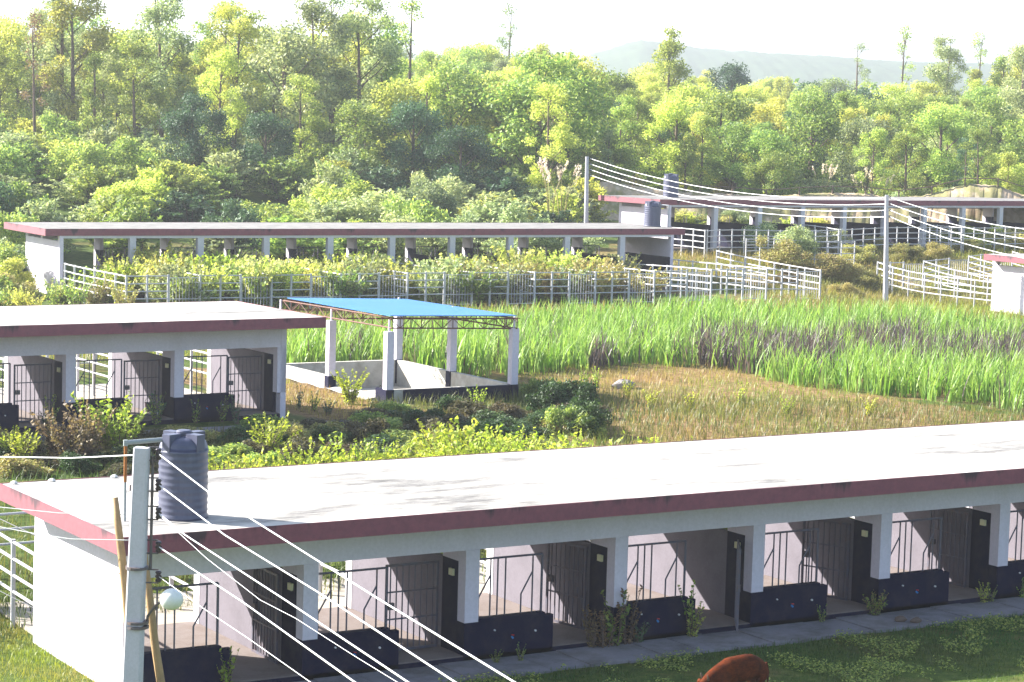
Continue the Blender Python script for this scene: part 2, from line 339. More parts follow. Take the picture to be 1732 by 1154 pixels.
# ---------------------------------------------------------------- sheds
S = 3.7; DEP = 6.565; OV = 1.263; WL = .727; CO = 4.326; ZT = 3.394; ZB = 3.087; ZBM = 2.326; ZH = .804; CW = .33
def Yb(a, b, flip): return (DEP-b, DEP-a) if flip else (a, b)
def make_gate(parent, M4, mat, W=1.25, Hh=1.95):
    g = MB(); g.box(0, .05, -.02, .02, .12, Hh, M4); g.box(W-.05, W, -.02, .02, .12, Hh, M4); g.box(.05, W-.05, -.018, .018, Hh-.05, Hh, M4); g.box(.05, W-.05, -.018, .018, .12, .17, M4)
    for z in (.78, 1.35): g.box(.05, W-.05, -.012, .012, z, z+.03, M4)
    o = g.build('gate', mat, parent)
    b = MB()
    for k in range(8):
        x = .05+(W-.1)*(k+.5)/8; b.box(x-.011, x+.011, -.026, -.004, .17, Hh-.05, M4)
    b.build('gate_bars', mat, o)
    l = MB(); l.box(W-.2, W-.06, -.04, .04, 1.0, 1.14, M4); l.build('latch', M['iron'], o)
    return o
def make_shed(label, loc, rz, nb, first, flip, gates, partmat, roofmat, grp, rightwall=None, walllabel=None, details=True, ends=(True, True)):
    root = empty('cattle_shed', loc, rz); tag(root, label, 'shed', grp)
    # x of columns: wall-left WL; columns at first + k*S
    xr = first + nb*S if rightwall is None else rightwall                  # inner right end (column left edge)
    XR = xr + CW + WL
    F = OV
    rf = MB(); rf.box(0, XR, 0, DEP, ZB, ZT); ro = rf.build('roof', roofmat, root)
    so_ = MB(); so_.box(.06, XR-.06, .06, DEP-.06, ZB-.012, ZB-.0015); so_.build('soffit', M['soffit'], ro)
    fa = MB(); e = .004
    fa.box(-.03, XR+.03, -.03, -e, ZB-.03, ZT+.012); fa.box(-.03, XR+.03, DEP+e, DEP+.03, ZB-.03, ZT+.012)
    fa.box(-.03, -e, -e, DEP+e, ZB-.03, ZT+.012); fa.box(XR+e, XR+.03, -e, DEP+e, ZB-.03, ZT+.012)
    fa.build('fascia', M['fascia'], ro)
    # beams (door side deep beam, pen side shallow)
    y0, y1 = Yb(F+.01, F+.26, flip); b = MB(); b.box(WL+.02, xr+CW-.02, y0, y1, ZBM, ZB-.014)
    if flip: b = MB(); b.box(WL+.02, xr+CW-.02, y0, y1, 2.62, ZB-.014)
    b.build('front_beam', M['white'], root)
    y0, y1 = Yb(DEP-.27, DEP-.02, flip); b = MB(); b.box(WL+.02, xr+CW-.02, y0, y1, 2.93, ZB-.014); b.build('back_beam', M['offwhite'], root)
    # end walls with vent gap on top
    for side, xx in ((0, WL), (1, xr+CW-.2)):
        if not ends[side]: continue
        wv = MB(); ya, yb = F, DEP; wa, wb = Yb(ya, yb, flip); wv.box(xx, xx+.2, wa, wb, -.4, 2.78)
        for c_ in (ya, ya+2.4, yb-.3): pa, pb = Yb(c_, c_+.3, flip); wv.box(xx+.002, xx+.198, pa, pb, 2.78, ZB-.014)
        ew = wv.build('end_wall', M['white'], root)
        if side == 0 or flip:
            ws = MB(); xi = xx+.2 if side == 0 else xx-.004
            wa, wb = Yb(ya+.3, yb-.02, flip)
            ws.box(xi, xi+.004, wa, wb, .12, 1.75); ws.build('painted_dado', M['navy'], ew)
    # floor and plinth
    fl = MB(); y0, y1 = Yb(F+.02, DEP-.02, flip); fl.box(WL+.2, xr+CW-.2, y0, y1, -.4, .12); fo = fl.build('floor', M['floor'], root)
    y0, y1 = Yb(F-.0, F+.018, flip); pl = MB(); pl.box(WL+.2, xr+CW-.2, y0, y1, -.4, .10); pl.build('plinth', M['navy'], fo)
    xs = [first+k*S for k in range(-1, nb+1)]; xs = [x for x in xs if x > WL+.5 and x <= xr+.01]
    colm = bmm = None
    def P(name, mb, mat, par, keep): 
        if keep not in cache: cache[keep] = mb().mesh(name)
        return link(name, cache[keep], mat, par)
    cache = {}
    def part(name, fn, mat, par, x, key):
        if key not in cache: cache[key] = fn().mesh(name)
        o = link(name, cache[key], mat, par); 
        if par is root: o.location = (x, 0, 0)
        return o
    def colf():
        b = MB(); y0, y1 = Yb(F, F+.30, flip); b.box(0, CW, y0, y1, ZH+.002, ZBM-.001 if not flip else 2.618); return b
    def pcolf():
        b = MB(); y0, y1 = Yb(DEP-.30, DEP, flip); b.box(0, CW, y0, y1, .12, 2.928); return b
    def wingn():
        b = MB(); y0, y1 = Yb(F+.302, F+.95, flip); b.box(0, .18, y0, y1, .122, 2.05); return b
    def wingw():
        b = MB(); y0, y1 = Yb(F+.302, F+.95, flip); b.box(0, .18, y0, y1, 2.052, ZB-.014); return b
    def deep():
        b = MB(); y0, y1 = Yb(F+.952, DEP-.302, flip); b.box(.01, .17, y0, y1, .122, 2.02 if not flip else 1.75); return b
    def hw():
        b = MB(); y0, y1 = Yb(F, F+.30, flip); b.box(0, CW, y0, y1, -.02, ZH)
        y0, y1 = Yb(F, F+.15, flip); b.box(CW, 2.171, y0, y1, -.02, ZH); y0, y1 = Yb(F-.02, F+.17, flip); b.box(CW+.01, 1.95, y0, y1, ZH+.001, ZH+.07); return b
    def hwl():                                                # short wall beside the end wall (no column)
        b = MB(); y0, y1 = Yb(F, F+.15, flip); b.box(.2, 2.171, y0, y1, -.02, ZH); y0, y1 = Yb(F-.02, F+.17, flip); b.box(.21, 1.95, y0, y1, ZH+.001, ZH+.07); return b
    def grille():
        b = MB(); y = F+.075 if not flip else DEP-F-.075; z0 = ZH+.07; zt = 2.10; W0 = CW; W1 = 1.90
        def bar(xa, za, xb, zb_, r_=.017):
            b.tube([(xa, y, za), (xb, y, zb_)], r_, 6)
        bar(W0, zt, W1, zt, .024); bar(W1, z0-.03, W1, zt, .026)
        L_ = W1-W0
        for t in (.20, .31, .43, .855): bar(W0+L_*t, z0, W0+L_*t, zt)
        for a_, c_ in ((.02, .20), (.68, .855)):
            bar(W0+L_*a_, z0, W0+L_*a_, z0+.42); bar(W0+L_*a_, z0+.42, W0+L_*c_, z0+.88)
        return b
    def sw():
        b = MB(); y0, y1 = Yb(F+.45, F+.62, flip); b.box(-.05, -.001, y0, y1, 1.72, 1.86); return b
    for i, x in enumerate(xs):
        part('column', colf, M['white'], root, x, 'c')
        part('pen_column', pcolf, M['offwhite'], root, x, 'pc')
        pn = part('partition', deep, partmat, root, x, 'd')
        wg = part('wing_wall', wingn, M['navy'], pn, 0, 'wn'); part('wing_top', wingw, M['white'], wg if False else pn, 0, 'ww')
        if details and not flip: part('switch_box', sw, M['switch'], pn, 0, 'sw')
        if x+2.2 < xr+CW:
            h = part('half_wall', hw, M['navy'], root, x, 'hw')
            g = part('window_grille', grille, M['steel'], root, x, 'g')
            if details and not flip:
                y = F-.03
                t = part('tap', lambda: MB().tube([(1.15, F-.004, .42), (1.15, y-.03, .40)], .022, 8), M['tapblue'], h, 0, 'tb')
                part('tap_handle', lambda: MB().tube([(1.12, y-.02, .47), (1.18, y-.02, .46)], .014, 8), M['tapred'], h, 0, 'tr')
                part('pipe_stub', lambda: MB().tube([(.72, F-.003, .60), (.72, y-.01, .60)], .018, 8), M['wire'], h, 0, 'st')
                part('pipe_stub', lambda: MB().tube([(1.72, F-.003, .5), (1.72, y-.01, .5)], .022, 8), M['wire'], h, 0, 'st2')
    # short bay beside left wall
    if xs[0]-S < WL+.3 and xs[0]-WL > 2.6:
        x0 = xs[0]-S
        cache['hwl'] = None; mb = MB(); y0, y1 = Yb(F, F+.15, flip); mb.box(WL+.2, x0+2.171, y0, y1, -.02, ZH); y0, y1 = Yb(F-.02, F+.17, flip); mb.box(WL+.21, x0+1.95, y0, y1, ZH+.001, ZH+.07)
        mb.build('half_wall', M['navy'], root)
        g = link('window_grille', cache['g'], M['steel'], root) if 'g' in cache else None
        if g: g.location = (x0, 0, 0)
    # gates
    for k, ang in gates.items():
        x = first + k*S; hx, hy = x-.07, F+1.0
        if flip: hy = DEP-hy; ang = -ang
        if ang == 999: hx, hy, ang = x-.10, F+.42, R(180+55)
        M4 = Matrix.Translation((hx, hy, 0)) @ Matrix.Rotation(ang, 4, 'Z')
        make_gate(root, M4, M['steel'])
    return root
def pens(root_loc, rz, x_lines, depth, y_start, sign, zoff, grp, lab, frontgates=True, step=1.45, terr=True, side_h=(.65, 1.0, 1.36, 1.72), nofront=()):
    """rail fences of the pens behind a shed: each straight run is one fence object"""
    ca, sa = math.cos(rz), math.sin(rz)
    def Wd(lx, ly): return (root_loc[0]+lx*ca-ly*sa, root_loc[1]+lx*sa+ly*ca)
    hs = [h+zoff for h in side_h]
    for i, lx in enumerate(x_lines):
        n = int(round(depth/step)); ys = [y_start+sign*depth*k/n for k in range(n+1)]
        w0 = Wd(lx, ys[0]); z0 = H(*w0) if terr else root_loc[2]
        e = empty('pen_fence', (w0[0], w0[1], z0), rz); tag(e, lab[0] % ordn(i), 'fence', grp)
        zs = []
        pm = None
        for k, yy in enumerate(ys):
            w1 = Wd(lx, yy); g = H(*w1)-z0 if terr else 0; zs.append(g)
            mb = MB(); mb.tube([(0, yy-ys[0], g-.3), (0, yy-ys[0], g+hs[-1]+.06)], .05, 8); mb.build('fence_post', M['rail'], e)
        for h in hs:
            MB().tube([(0, yy-ys[0], g+h) for yy, g in zip(ys, zs)], .034, 6).build('rail', M['rail'], e)
    for i in range(len(x_lines)-1):
        if i in nofront: continue
        xa, xb = x_lines[i], x_lines[i+1]; ly = y_start+sign*depth
        w0 = Wd(xa, ly); z0 = H(*w0) if terr else root_loc[2]
        e = empty('pen_fence', (w0[0], w0[1], z0), rz); tag(e, lab[1] % ordn(i), 'fence', grp)
        px = [xa+1.03, xa+2.08]; gz = [H(*Wd(q, ly))-z0 if terr else 0 for q in px]
        for q, g in zip(px, gz): MB().tube([(q-xa, 0, g-.3), (q-xa, 0, g+hs[-1]+.06)], .055, 8).build('fence_post', M['rail'], e)
        for h in hs: MB().tube([(.05, 0, h), (px[0]-xa, 0, gz[0]+h), (px[1]-xa, 0, gz[1]+h)], .032, 6).build('rail', M['rail'], e)
        g = MB(); a_, b_ = px[1]-xa+.08, xb-xa-.08; zt = gz[1]+hs[-1]-.1; z1 = gz[1]+.12
        for q in np.linspace(a_, b_, 10): g.tube([(q, 0, z1), (q, 0, zt)], .013, 6)
        for zz in (z1, zt, z1+.5): g.tube([(a_, 0, zz), (b_, 0, zz)], .024, 6)
        g.build('barred_gate', M['rail'], e)
def ordn(i): return ['first', 'second', 'third', 'fourth', 'fifth', 'sixth', 'seventh', 'eighth', 'ninth', 'tenth', 'eleventh', 'twelfth', 'thirteenth', 'fourteenth', 'fifteenth', 'sixteenth', 'seventeenth', 'eighteenth'][i]
# shed A: front
AX, AY = 15.524, 38.448
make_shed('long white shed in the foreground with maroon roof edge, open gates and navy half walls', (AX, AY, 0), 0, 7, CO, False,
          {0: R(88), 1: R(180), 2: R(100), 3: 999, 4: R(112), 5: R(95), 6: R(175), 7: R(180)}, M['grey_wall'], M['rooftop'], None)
# shed B: left middle (mirror end: origin so that right fascia sits at photo position)
BX, BY = 33.865, 66.563; nbB = 6; xrB = CO+nbB*S; XRB = xrB+CW+WL; rB = .0285
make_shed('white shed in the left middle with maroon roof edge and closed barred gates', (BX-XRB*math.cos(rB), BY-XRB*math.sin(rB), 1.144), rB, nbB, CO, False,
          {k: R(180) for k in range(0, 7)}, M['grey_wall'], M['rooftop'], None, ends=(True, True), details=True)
# shed C: long one behind; pens towards us
CX, CY, CZ, rC = 39.725, 108.774, 1.712, -.0241
nC = 10
make_shed('long shed below the wooded slope, overgrown pens in front and tank on its right end', (CX, CY-0.0, CZ), rC, nC-1, WL+S, True, {}, M['navy'], M['roofgrey'], None, rightwall=WL+S*9+3.35, details=False)
DX, DY, DZ, rD = 88.153, 119.796, 2.982, .041
make_shed('far right shed below the earth bank with a tank on its left end', (DX-(WL+S)*math.cos(rD)+OV*math.sin(rD), DY-(WL+S)*math.sin(rD)-OV*math.cos(rD), DZ), rD, 13, WL+S, True, {}, M['navy'], M['roofgrey'], None, details=False)
EX, EY = 90.8, 89.7
make_shed('white shed cut by the right edge of the photo, showing its blank end wall', (EX, EY, .9), 0, 3, CO, False, {k: R(180) for k in range(0, 3)}, M['grey_wall'], M['rooftop'], None, details=False)
# pens
pens((AX, AY, 0), 0, [WL+.05]+[CO+k*S+.1 for k in range(7)], 5.6, DEP+.05, 1, .1, 'rail fences of the pens behind the foreground shed', ('%s pale rail fence behind the foreground shed, counted from left', '%s cross fence with barred gate behind the foreground shed, counted from left'))
pens((BX-XRB*math.cos(rB), BY-XRB*math.sin(rB), 1.144), rB, [CO+k*S+.1 for k in range(0, 7)], 10, DEP+.05, 1, .2, 'rail fences of the pens behind the left shed', ('%s pale rail fence behind the left middle shed, counted from left', '%s cross fence with barred gate behind the left middle shed, counted from left'))
pens((CX, CY, CZ), rC, [WL+.2]+[WL+.2+k*S for k in range(1, 11)]+[WL+.2+S*11], 10, OV-.1, -1, 0, 'rail fences of the overgrown pens of the long rear shed', ('%s grey rail fence running out from the long rear shed, counted from left', '%s barred gate fence fronting the overgrown pens of the long rear shed, counted from left'))
def line_fence(loc, rz, xa, xb, ya, yb, label, grp, step, hs=(.62, 1.0, 1.36, 1.72)):
    ca, sa = math.cos(rz), math.sin(rz); Wd = lambda lx, ly: (loc[0]+lx*ca-ly*sa, loc[1]+lx*sa+ly*ca)
    n = max(1, int(round(math.hypot(xb-xa, yb-ya)/step))); w0 = Wd(xa, ya); z0 = H(*w0)
    e = empty('pen_fence', (w0[0], w0[1], z0), rz); tag(e, label, 'fence', grp); P_ = []
    for k in range(n+1):
        lx, ly = xa+(xb-xa)*k/n, ya+(yb-ya)*k/n; P_.append((lx-xa, ly-ya, H(*Wd(lx, ly))-z0))
    for x, y, g in P_: MB().tube([(x, y, g-.3), (x, y, g+hs[-1]+.06)], .045, 6).build('fence_post', M['rail'], e)
    for h in hs: MB().tube([(x, y, g+h) for x, y, g in P_], .032, 6).build('rail', M['rail'], e)
DL = (DX-(WL+S)*math.cos(rD)+OV*math.sin(rD), DY-(WL+S)*math.sin(rD)-OV*math.cos(rD), DZ)
for i in range(4): line_fence(DL, rD, WL+.3+i*3*S, WL+.3+(i+1)*3*S-.15, -3.6, -3.6, '%s stretch of white rail fence along the far right shed, counted from left' % ordn(i), 'white fences of the far right shed', 1.03)
for i in range(5): line_fence(DL, rD, WL+.2+i*3*S, WL+.2+i*3*S, OV-.1, -3.5, '%s short fence between far right shed and its long front fence, counted from left' % ordn(i), 'white fences of the far right shed', 1.2)
line_fence(DL, rD, WL+.3, WL+.3+2.4*S, -7.4, -7.4, 'separate white rail fence standing farther forward before the far right shed', 'white fences of the far right shed', 1.1)
pens((EX, EY, .9), 0, [WL+.05+k*S for k in range(0, 4)], 10, DEP+.05, 1, 0, 'rail fences of the pens beside the right edge shed', ('%s white rail fence behind the shed at the right edge, counted from left', '%s cross fence behind the shed at the right edge, counted from left'))
# walkway in front of shed A
mb = MB(); n = 40
for k in range(n):
    x0 = AX+WL+1+k*.95; mb.box(x0, x0+.93, AY-.12+.05*math.sin(k*1.7), AY+OV-.01, -.15, .012+.012*math.sin(k*2.3))
tag(mb.build('walkway', M['walk'], None), 'narrow worn concrete walkway along the foreground shed', None, None, 'structure')
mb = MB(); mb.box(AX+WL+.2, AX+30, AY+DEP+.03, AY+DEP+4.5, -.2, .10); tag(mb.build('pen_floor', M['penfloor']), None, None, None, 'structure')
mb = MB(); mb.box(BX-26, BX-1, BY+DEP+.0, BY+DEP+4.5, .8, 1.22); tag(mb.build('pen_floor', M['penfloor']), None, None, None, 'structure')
mb = MB(); mb.box(BX-24, BX+1.2, BY-.9, BY-.1, .8, 1.13); tag(mb.build('walkway', M['walk']), None, None, None, 'structure')
# ---------------------------------------------------------------- water tanks
def tank(loc, label, rad=.46, h=1.62):
    root = empty('water_tank', loc, .35); tag(root, label, 'water tank', 'plastic water tanks on the shed roofs')
    pr_ = [(0, 0), (rad*1.04, 0), (rad*1.05, .05), (rad*1.0, .09)]
    z = .12
    while z < h*.78:
        pr_ += [(rad, z), (rad*1.02, z+.03), (rad*1.02, z+.055), (rad, z+.085)]; z += .125
    pr_ += [(rad, h*.80), (rad*.985, h*.84), (rad*.9, h*.895), (rad*.7, h*.935), (rad*.42, h*.955), (rad*.40, h*.955), (0, h*.955)]
    MB().lathe(pr_, n=40).build('tank_body', M['tank'], root, smooth=True)
    for k in range(4):
        Mr = Matrix.Rotation(k*math.pi/2, 4, 'Z'); b = MB()
        zl, zh_ = h*.86, h*.985; v = [(rad*.34, -.1, zl), (rad*.34, .1, zl), (rad*1.0, .1, zl-.12), (rad*1.0, -.1, zl-.12), (rad*.34, -.1, zh_), (rad*.34, .1, zh_), (rad*1.0, .1, zh_), (rad*1.0, -.1, zh_)]
        b.add([Mr @ Vector(q) for q in v], [(0, 1, 2, 3), (7, 6, 5, 4), (0, 4, 5, 1), (1, 5, 6, 2), (2, 6, 7, 3), (3, 7, 4, 0)]); b.build('lifting_lug', M['tank'], root)
    MB().lathe([(0, h*.96), (rad*.33, h*.96), (rad*.33, h*1.0), (rad*.27, h*1.015), (0, h*1.02)], n=24).build('lid', M['tank'], root)
    return root
tank((17.39, 40.0, ZT), 'large dark water tank near the left end of the foreground shed roof', .465, 1.66)
q = ony(1103, 383, CY+2.6-.9); tank((q.x, q.y, CZ+ZT), 'dark water tank on the right end of the long rear shed roof', .49, 1.5)
q = ony(1134, 343, 122.2); tank((q.x, q.y, DZ+ZT), 'dark water tank farthest away, on the left end of the far right shed roof', .5, 1.55)
# inlet pipe of the tank A
e = empty('tank_pipe', (16.35, 40.55, ZT)); tag(e, 'rusty upright pipe with a grey elbow feeding the foreground roof tank', 'pipe')
p0 = onz(211, 882, ZT); e.location = (p0.x, p0.y, ZT); tk = Vector((17.39-p0.x, 40.0-p0.y, 0)); tk = tk.normalized()*(tk.length-.42)
MB().tube([(0, 0, 0), (0, 0, .75)], .024, 8).build('lower_pipe', M['pipe'], e); MB().tube([(0, 0, .75), (0, 0, 1.48)], .03, 8).build('rusty_pipe', M['rust'], e)
MB().tube([(0, 0, 1.5), (tk.x, tk.y, 1.52)], .045, 10).tube([(0, 0, 1.44), (0, 0, 1.55)], .045, 8).build('cross_pipe', M['pipe'], e)
q = onz(213, 885, ZT)
e = empty('drain_pipe', (q.x+.25, q.y+.35, ZT)); tag(e, 'short pipe stub standing on the foreground roof left of the tank', 'pipe')
MB().tube([(0, 0, 0), (0, 0, .55)], .03, 8).build('pipe_stub', M['rail'], e); MB().tube([(0, 0, .55), (0, 0, .66)], .045, 8).build('cap', M['iron'], e)
q = ony(1130, 380, CY+1.2); e = tag(MB().tube([(0, 0, 0), (0, 0, 1.25)], .06, 8).tube([(0, 0, 1.25), (-.5, .6, 1.3)], .05, 8).build('tank_pipe', M['rail'], None, loc=(q.x, q.y, CZ+ZT)), 'white upright pipe beside the tank on the long rear shed', 'pipe')
# stones on the roof rim
for u, v, lab in ((14, 813, 'pale stone on the far rim of the foreground roof, nearest its left corner'), (80, 810, 'pale stone on the far rim of the foreground roof, middle of three'), (186, 804, 'pale stone on the far rim of the foreground roof, nearest the electric pole')):
    q = onz(u, v, ZT+.02); mb = MB(); mb.lathe([(0, 0), (.07, .0), (.085, .02), (.06, .05), (.03, .065), (0, .068)], n=7)
    tag(mb.build('stone', M['stonewhite'], None, loc=(q.x, AY+DEP-.12, ZT+.002)), lab, 'stone', 'stones on the foreground roof')
# ---------------------------------------------------------------- pavilion over the sunken basin
def pavilion():
    root = empty('open_pavilion', (41.4, 75.2, 1.05)); tag(root, 'open pavilion with a flat bright blue sheet roof on six white posts', 'pavilion')
    ox, oy, oz = 41.4, 75.2, 1.05
    XL_, XR_ = 38.58, 43.78; ys = [70.8, 75.3, 79.6]
    for yy in ys:
        for xx in (XL_, XR_):
            zt = 4.02 if xx == XL_ else 3.52; zt = 3.56
            b = MB(); a = .14; dx, dy = xx-ox, yy-oy
            b.box(dx-a, dx+a, dy-a, dy+a, .44, zt-oz); b.box(dx-.03, dx+.03, dy-.03, dy+.03, zt-oz, 3.98-oz); o = b.build('post', M['white'], root)
            MB().box(dx-a-.02, dx+a+.02, dy-a-.02, dy+a+.02, -.5, .438).build('post_base', M['navy'], o)
    v = [(38.45, 70.5, 4.13), (43.95, 70.9, 3.98), (44.1, 79.6, 3.88), (38.8, 79.5, 4.03)]
    V = [(x-ox, y-oy, z-oz+dz) for dz in (0, .03) for x, y, z in v]
    MB().add(V, [(3, 2, 1, 0), (4, 5, 6, 7), (0, 1, 5, 4), (1, 2, 6, 5), (2, 3, 7, 6), (3, 0, 4, 7)]).build('sheet_roof', M['blue'], root)
    def truss(a, b):
        a = Vector(a)-Vector((ox, oy, oz)); b = Vector(b)-Vector((ox, oy, oz)); dn = Vector((0, 0, -.36)); t = MB(); n_ = 12
        t.tube([a, b], .028, 6); t.tube([a+dn, b+dn], .028, 6)
        for k in range(n_):
            p_ = a.lerp(b, k/n_); q_ = a.lerp(b, (k+1)/n_); t.tube([p_, p_+dn], .018, 5); t.tube([p_+dn, q_] if k % 2 else [p_, q_+dn], .015, 5)
        t.build('truss', M['truss'], root)
    for yy in ys: truss((XL_, yy, 4.04-.011*(yy-70.8)), (XR_, yy, 3.90-.011*(yy-70.8)))
    for xx, z in ((XL_, 4.06), (XR_, 3.92)): truss((xx, 70.6, z), (xx, 79.4, z-.10))
    pu = MB()
    for k in range(9):
        yy = 70.6+k*1.15; pu.tube([(38.85-ox, yy-oy, 4.06-.012*k-oz), (43.9-ox, yy-oy, 3.93-.012*k-oz)], .02, 5)
    pu.build('purlins', M['truss'], root)
pavilion()
def basin():
    root = empty('concrete_basin', (41.4, 75.2, 1.05)); tag(root, 'low walled concrete basin with navy front wall under the blue roof', 'basin')
    x0, x1, y0, y1 = 38.58-41.4, 43.78-41.4, 70.8-75.2, 79.6-75.2; t = .11; h = .42
    MB().box(x0+.5+t, x1-.16, y0-.11, y0-.02, -.8, h).build('front_wall', M['navy'], root)
    MB().box(x0+t, x1+.0, y0-.02, y0+t, -.8, h+.004).build('front_wall_core', M['basin'], root)
    MB().box(x1-t, x1+t, y0+.17, y1+t, -.8, h+.008).build('side_wall', M['basin'], root)
    MB().box(x0-t, x0+t, y0+4.6, y1+t, -.8, h+.008).build('side_wall', M['basin'], root)
    MB().box(x0+t, x1-t, y1-t, y1+t, -.8, h+.012).build('back_wall', M['basin'], root)
    b = MB(); b.add([(x0+t, y0+t, -.35), (x1-t, y0+t, -.35), (x1-t, y1-t, -.6), (x0+t, y1-t, -.6)], [(0, 1, 2, 3)]); b.build('basin_floor', M['basin'], root)
    MB().box(x0+.6, x0+2.7, y0+.9, y0+1.1, -.4, .10).build('inner_kerb', M['basin'], root)
    MB().box(x0-.02, x0+t-.002, y0+t, y0+.9, -.8, h).build('wing_wall', M['navy'], root)
    r_ = MB(); r_.add([(x0-.55, y0+.9, -.02), (x0+.3, y0+.9, .10), (x0+.3, y0+4.5, .10), (x0-.25, y0+4.5, -.02), (x0-.55, y0+.9, -.6), (x0+.3, y0+.9, -.6), (x0+.3, y0+4.5, -.6), (x0-.25, y0+4.5, -.6)], [(0, 1, 2, 3), (0, 4, 5, 1), (3, 2, 6, 7), (0, 3, 7, 4), (1, 5, 6, 2)]); r_.build('ramp', M['basin'], root)
basin()
q = onz(1050, 650, 1.3)
def rock(loc, s, label, cat='rock', mat='stone', name='rock', seed=1):
    rg = random.Random(seed); mb = MB(); pr_ = [(0, -.3), (.8, -.2), (1, .1), (.85, .45), (.45, .72), (0, .8)]; mb.lathe(pr_, n=11)
    mb.v = [(x*s*1.4*rg.uniform(.82, 1.15), y*s*rg.uniform(.82, 1.15), z*s*rg.uniform(.85, 1.1)) for x, y, z in mb.v]
    return tag(mb.build(name, M[mat], None, loc=loc), label, cat)
g_ = ghit(1055, 655); rock((g_.x, g_.y, H(g_.x, g_.y)+.02), .36, 'grey boulder on the dry grass near the fodder field', seed=3)
for u, v, z_, s_, lab in [(1523, 1049, .03, .12, 'dark lump of dung on the walkway, left of two'), (1549, 1051, .03, .11, 'dark lump of dung on the walkway, right of two')]:
    q = onz(u, v, z_); rock((q.x, q.y, z_), s_, lab, 'dung', 'bark', 'dung', int(u))
q = onz(264, 702, 1.26); rock((q.x, q.y, 1.28), .2, 'pale round stone in the second doorway of the left middle shed', 'stone', 'stonewhite', 'stone', 9)
q = onz(253, 697, 1.26); e = empty('bucket', (q.x, q.y, 1.264)); tag(e, 'black bucket lying in a doorway of the left middle shed', 'bucket')
MB().lathe([(0, 0), (.13, 0), (.17, .3), (.18, .31), (.165, .31), (.12, .03), (0, .03)], n=16).build('bucket_body', M['porcelain'], e); MB().tube([(.17*math.cos(a), 0, .31+.17*math.sin(a)) for a in np.linspace(0, math.pi, 9)], .008, 5).build('handle', M['iron'], e)
# ---------------------------------------------------------------- electric poles and wires
PD = 34.0
px, py = at(232, PD); 
q = ray(226, 1154); px, py = at(229, PD, 1100)
def ray_at(u, v, d): r_ = ray(u, v); h = math.hypot(r_.x, r_.y); return C0 + r_*(d/h)
ptop = ray_at(240, 757, PD); pbot = ray_at(224, 1154, PD)
dv = (ptop-pbot); base = pbot - dv*((pbot.z - (-.3))/dv.z)
def front_pole():
    e = empty('electric_pole', base); tag(e, 'tapered concrete electric pole in the foreground left with insulators and a globe lamp', 'pole')
    L_ = ptop-base; mb = MB(); n = 4
    sq = []
    for k in range(13):
        t = k/12; c = L_*t; a = .165-.055*t; bb = .13-.035*t; sq.append((c, a, bb))
    lat = Vector((_r.x, _r.y, 0)); dep = Vector((_f.x, _f.y, 0)).normalized()
    ar = -.08; l2 = lat*math.cos(ar)+dep*math.sin(ar); d2 = -lat*math.sin(ar)+dep*math.cos(ar)
    vs = []
    for c, a, bb in sq:
        for sx, sy in ((-1, -.8), (-.8, -1), (.8, -1), (1, -.8), (1, .8), (.8, 1), (-.8, 1), (-1, .8)): vs.append(c + l2*(sx*a) + d2*(sy*bb))
    fs = [(i*8+k, i*8+(k+1) % 8, (i+1)*8+(k+1) % 8, (i+1)*8+k) for i in range(12) for k in range(8)] + [tuple(range(96, 104))]
    mb.add(vs, fs); mb.build('pole_shaft', M['concpole'], e)
    for v, dz in ((960, 0), (1052, 0), (1060, 0)):
        c = ray_at(232, v, PD)-base; MB().tube([c+Vector((0, 0, -.02)), c+Vector((0, 0, .02))], .175, 16).build('band', M['iron'], e)
    at_pts = []
    off = lat*.19 - dep*.02
    irn = ray_at(262, 772, PD)-base; irb = ray_at(258, 962, PD)-base
    MB().tube([irn+lat*-.03, irb+lat*-.03], .022, 6).build('insulator_rod', M['iron'], e)
    for v in (768, 820, 868, 925, 975):
        c = ray_at(268, v, PD)-base; m_ = MB()
        m_.lathe([(0, -.085), (.035, -.085), (.05, -.06), (.03, -.03), (.055, 0), (.03, .03), (.05, .06), (.035, .085), (0, .085)], c=c, n=12); o = m_.build('insulator', M['porcelain'], e, smooth=True)
        b = MB(); b.tube([c+Vector((0, 0, .1)), c+Vector((0, 0, .1))-lat*.19], .012, 6); b.tube([c-Vector((0, 0, .1)), c-Vector((0, 0, .1))-lat*.19], .012, 6); b.build('bracket', M['iron'], o)
    # lamp
    c = ray_at(290, 1014, PD-.3)-base; arm = [ray_at(247, 1062, PD)-base, ray_at(250, 1042, PD-.05)-base, ray_at(262, 1026, PD-.15)-base, ray_at(276, 1014, PD-.25)-base]
    o = MB().tube(arm, .02, 8).build('lamp_arm', M['iron'], e)
    r0 = .175; pr_ = [(r0*math.sin(math.pi*k/14), -r0*math.cos(math.pi*k/14)*.92) for k in range(15)]
    MB().lathe(pr_, c=c, n=24).build('globe', M['globe'], o, smooth=True)
    cc = ray_at(277, 1015, PD-.28)-base; MB().tube([arm[-1], c], .075, 12).build('lamp_cap', M['wire'], o)
    return e
front_pole()
def bamboo(pts, rad, label):
    P_ = [ray_at(*q) for q in pts]; b0 = P_[-1]; e = tag(MB().tube([p_-b0 for p_ in P_], rad, 8).build('bamboo_pole', M['bamboo'], None, loc=b0, smooth=True), label, 'bamboo pole', 'bamboo poles lashed to the electric pole')
bamboo([(194, 842, 34.6), (200, 890, 34.55), (206, 940, 34.5), (212, 1000, 34.45), (217, 1060, 34.4), (226, 1154, 34.4), (240, 1400, 34.4)], [.05, .055, .06, .06, .06, .065, .07], 'bamboo pole leaning left of the concrete electric pole')
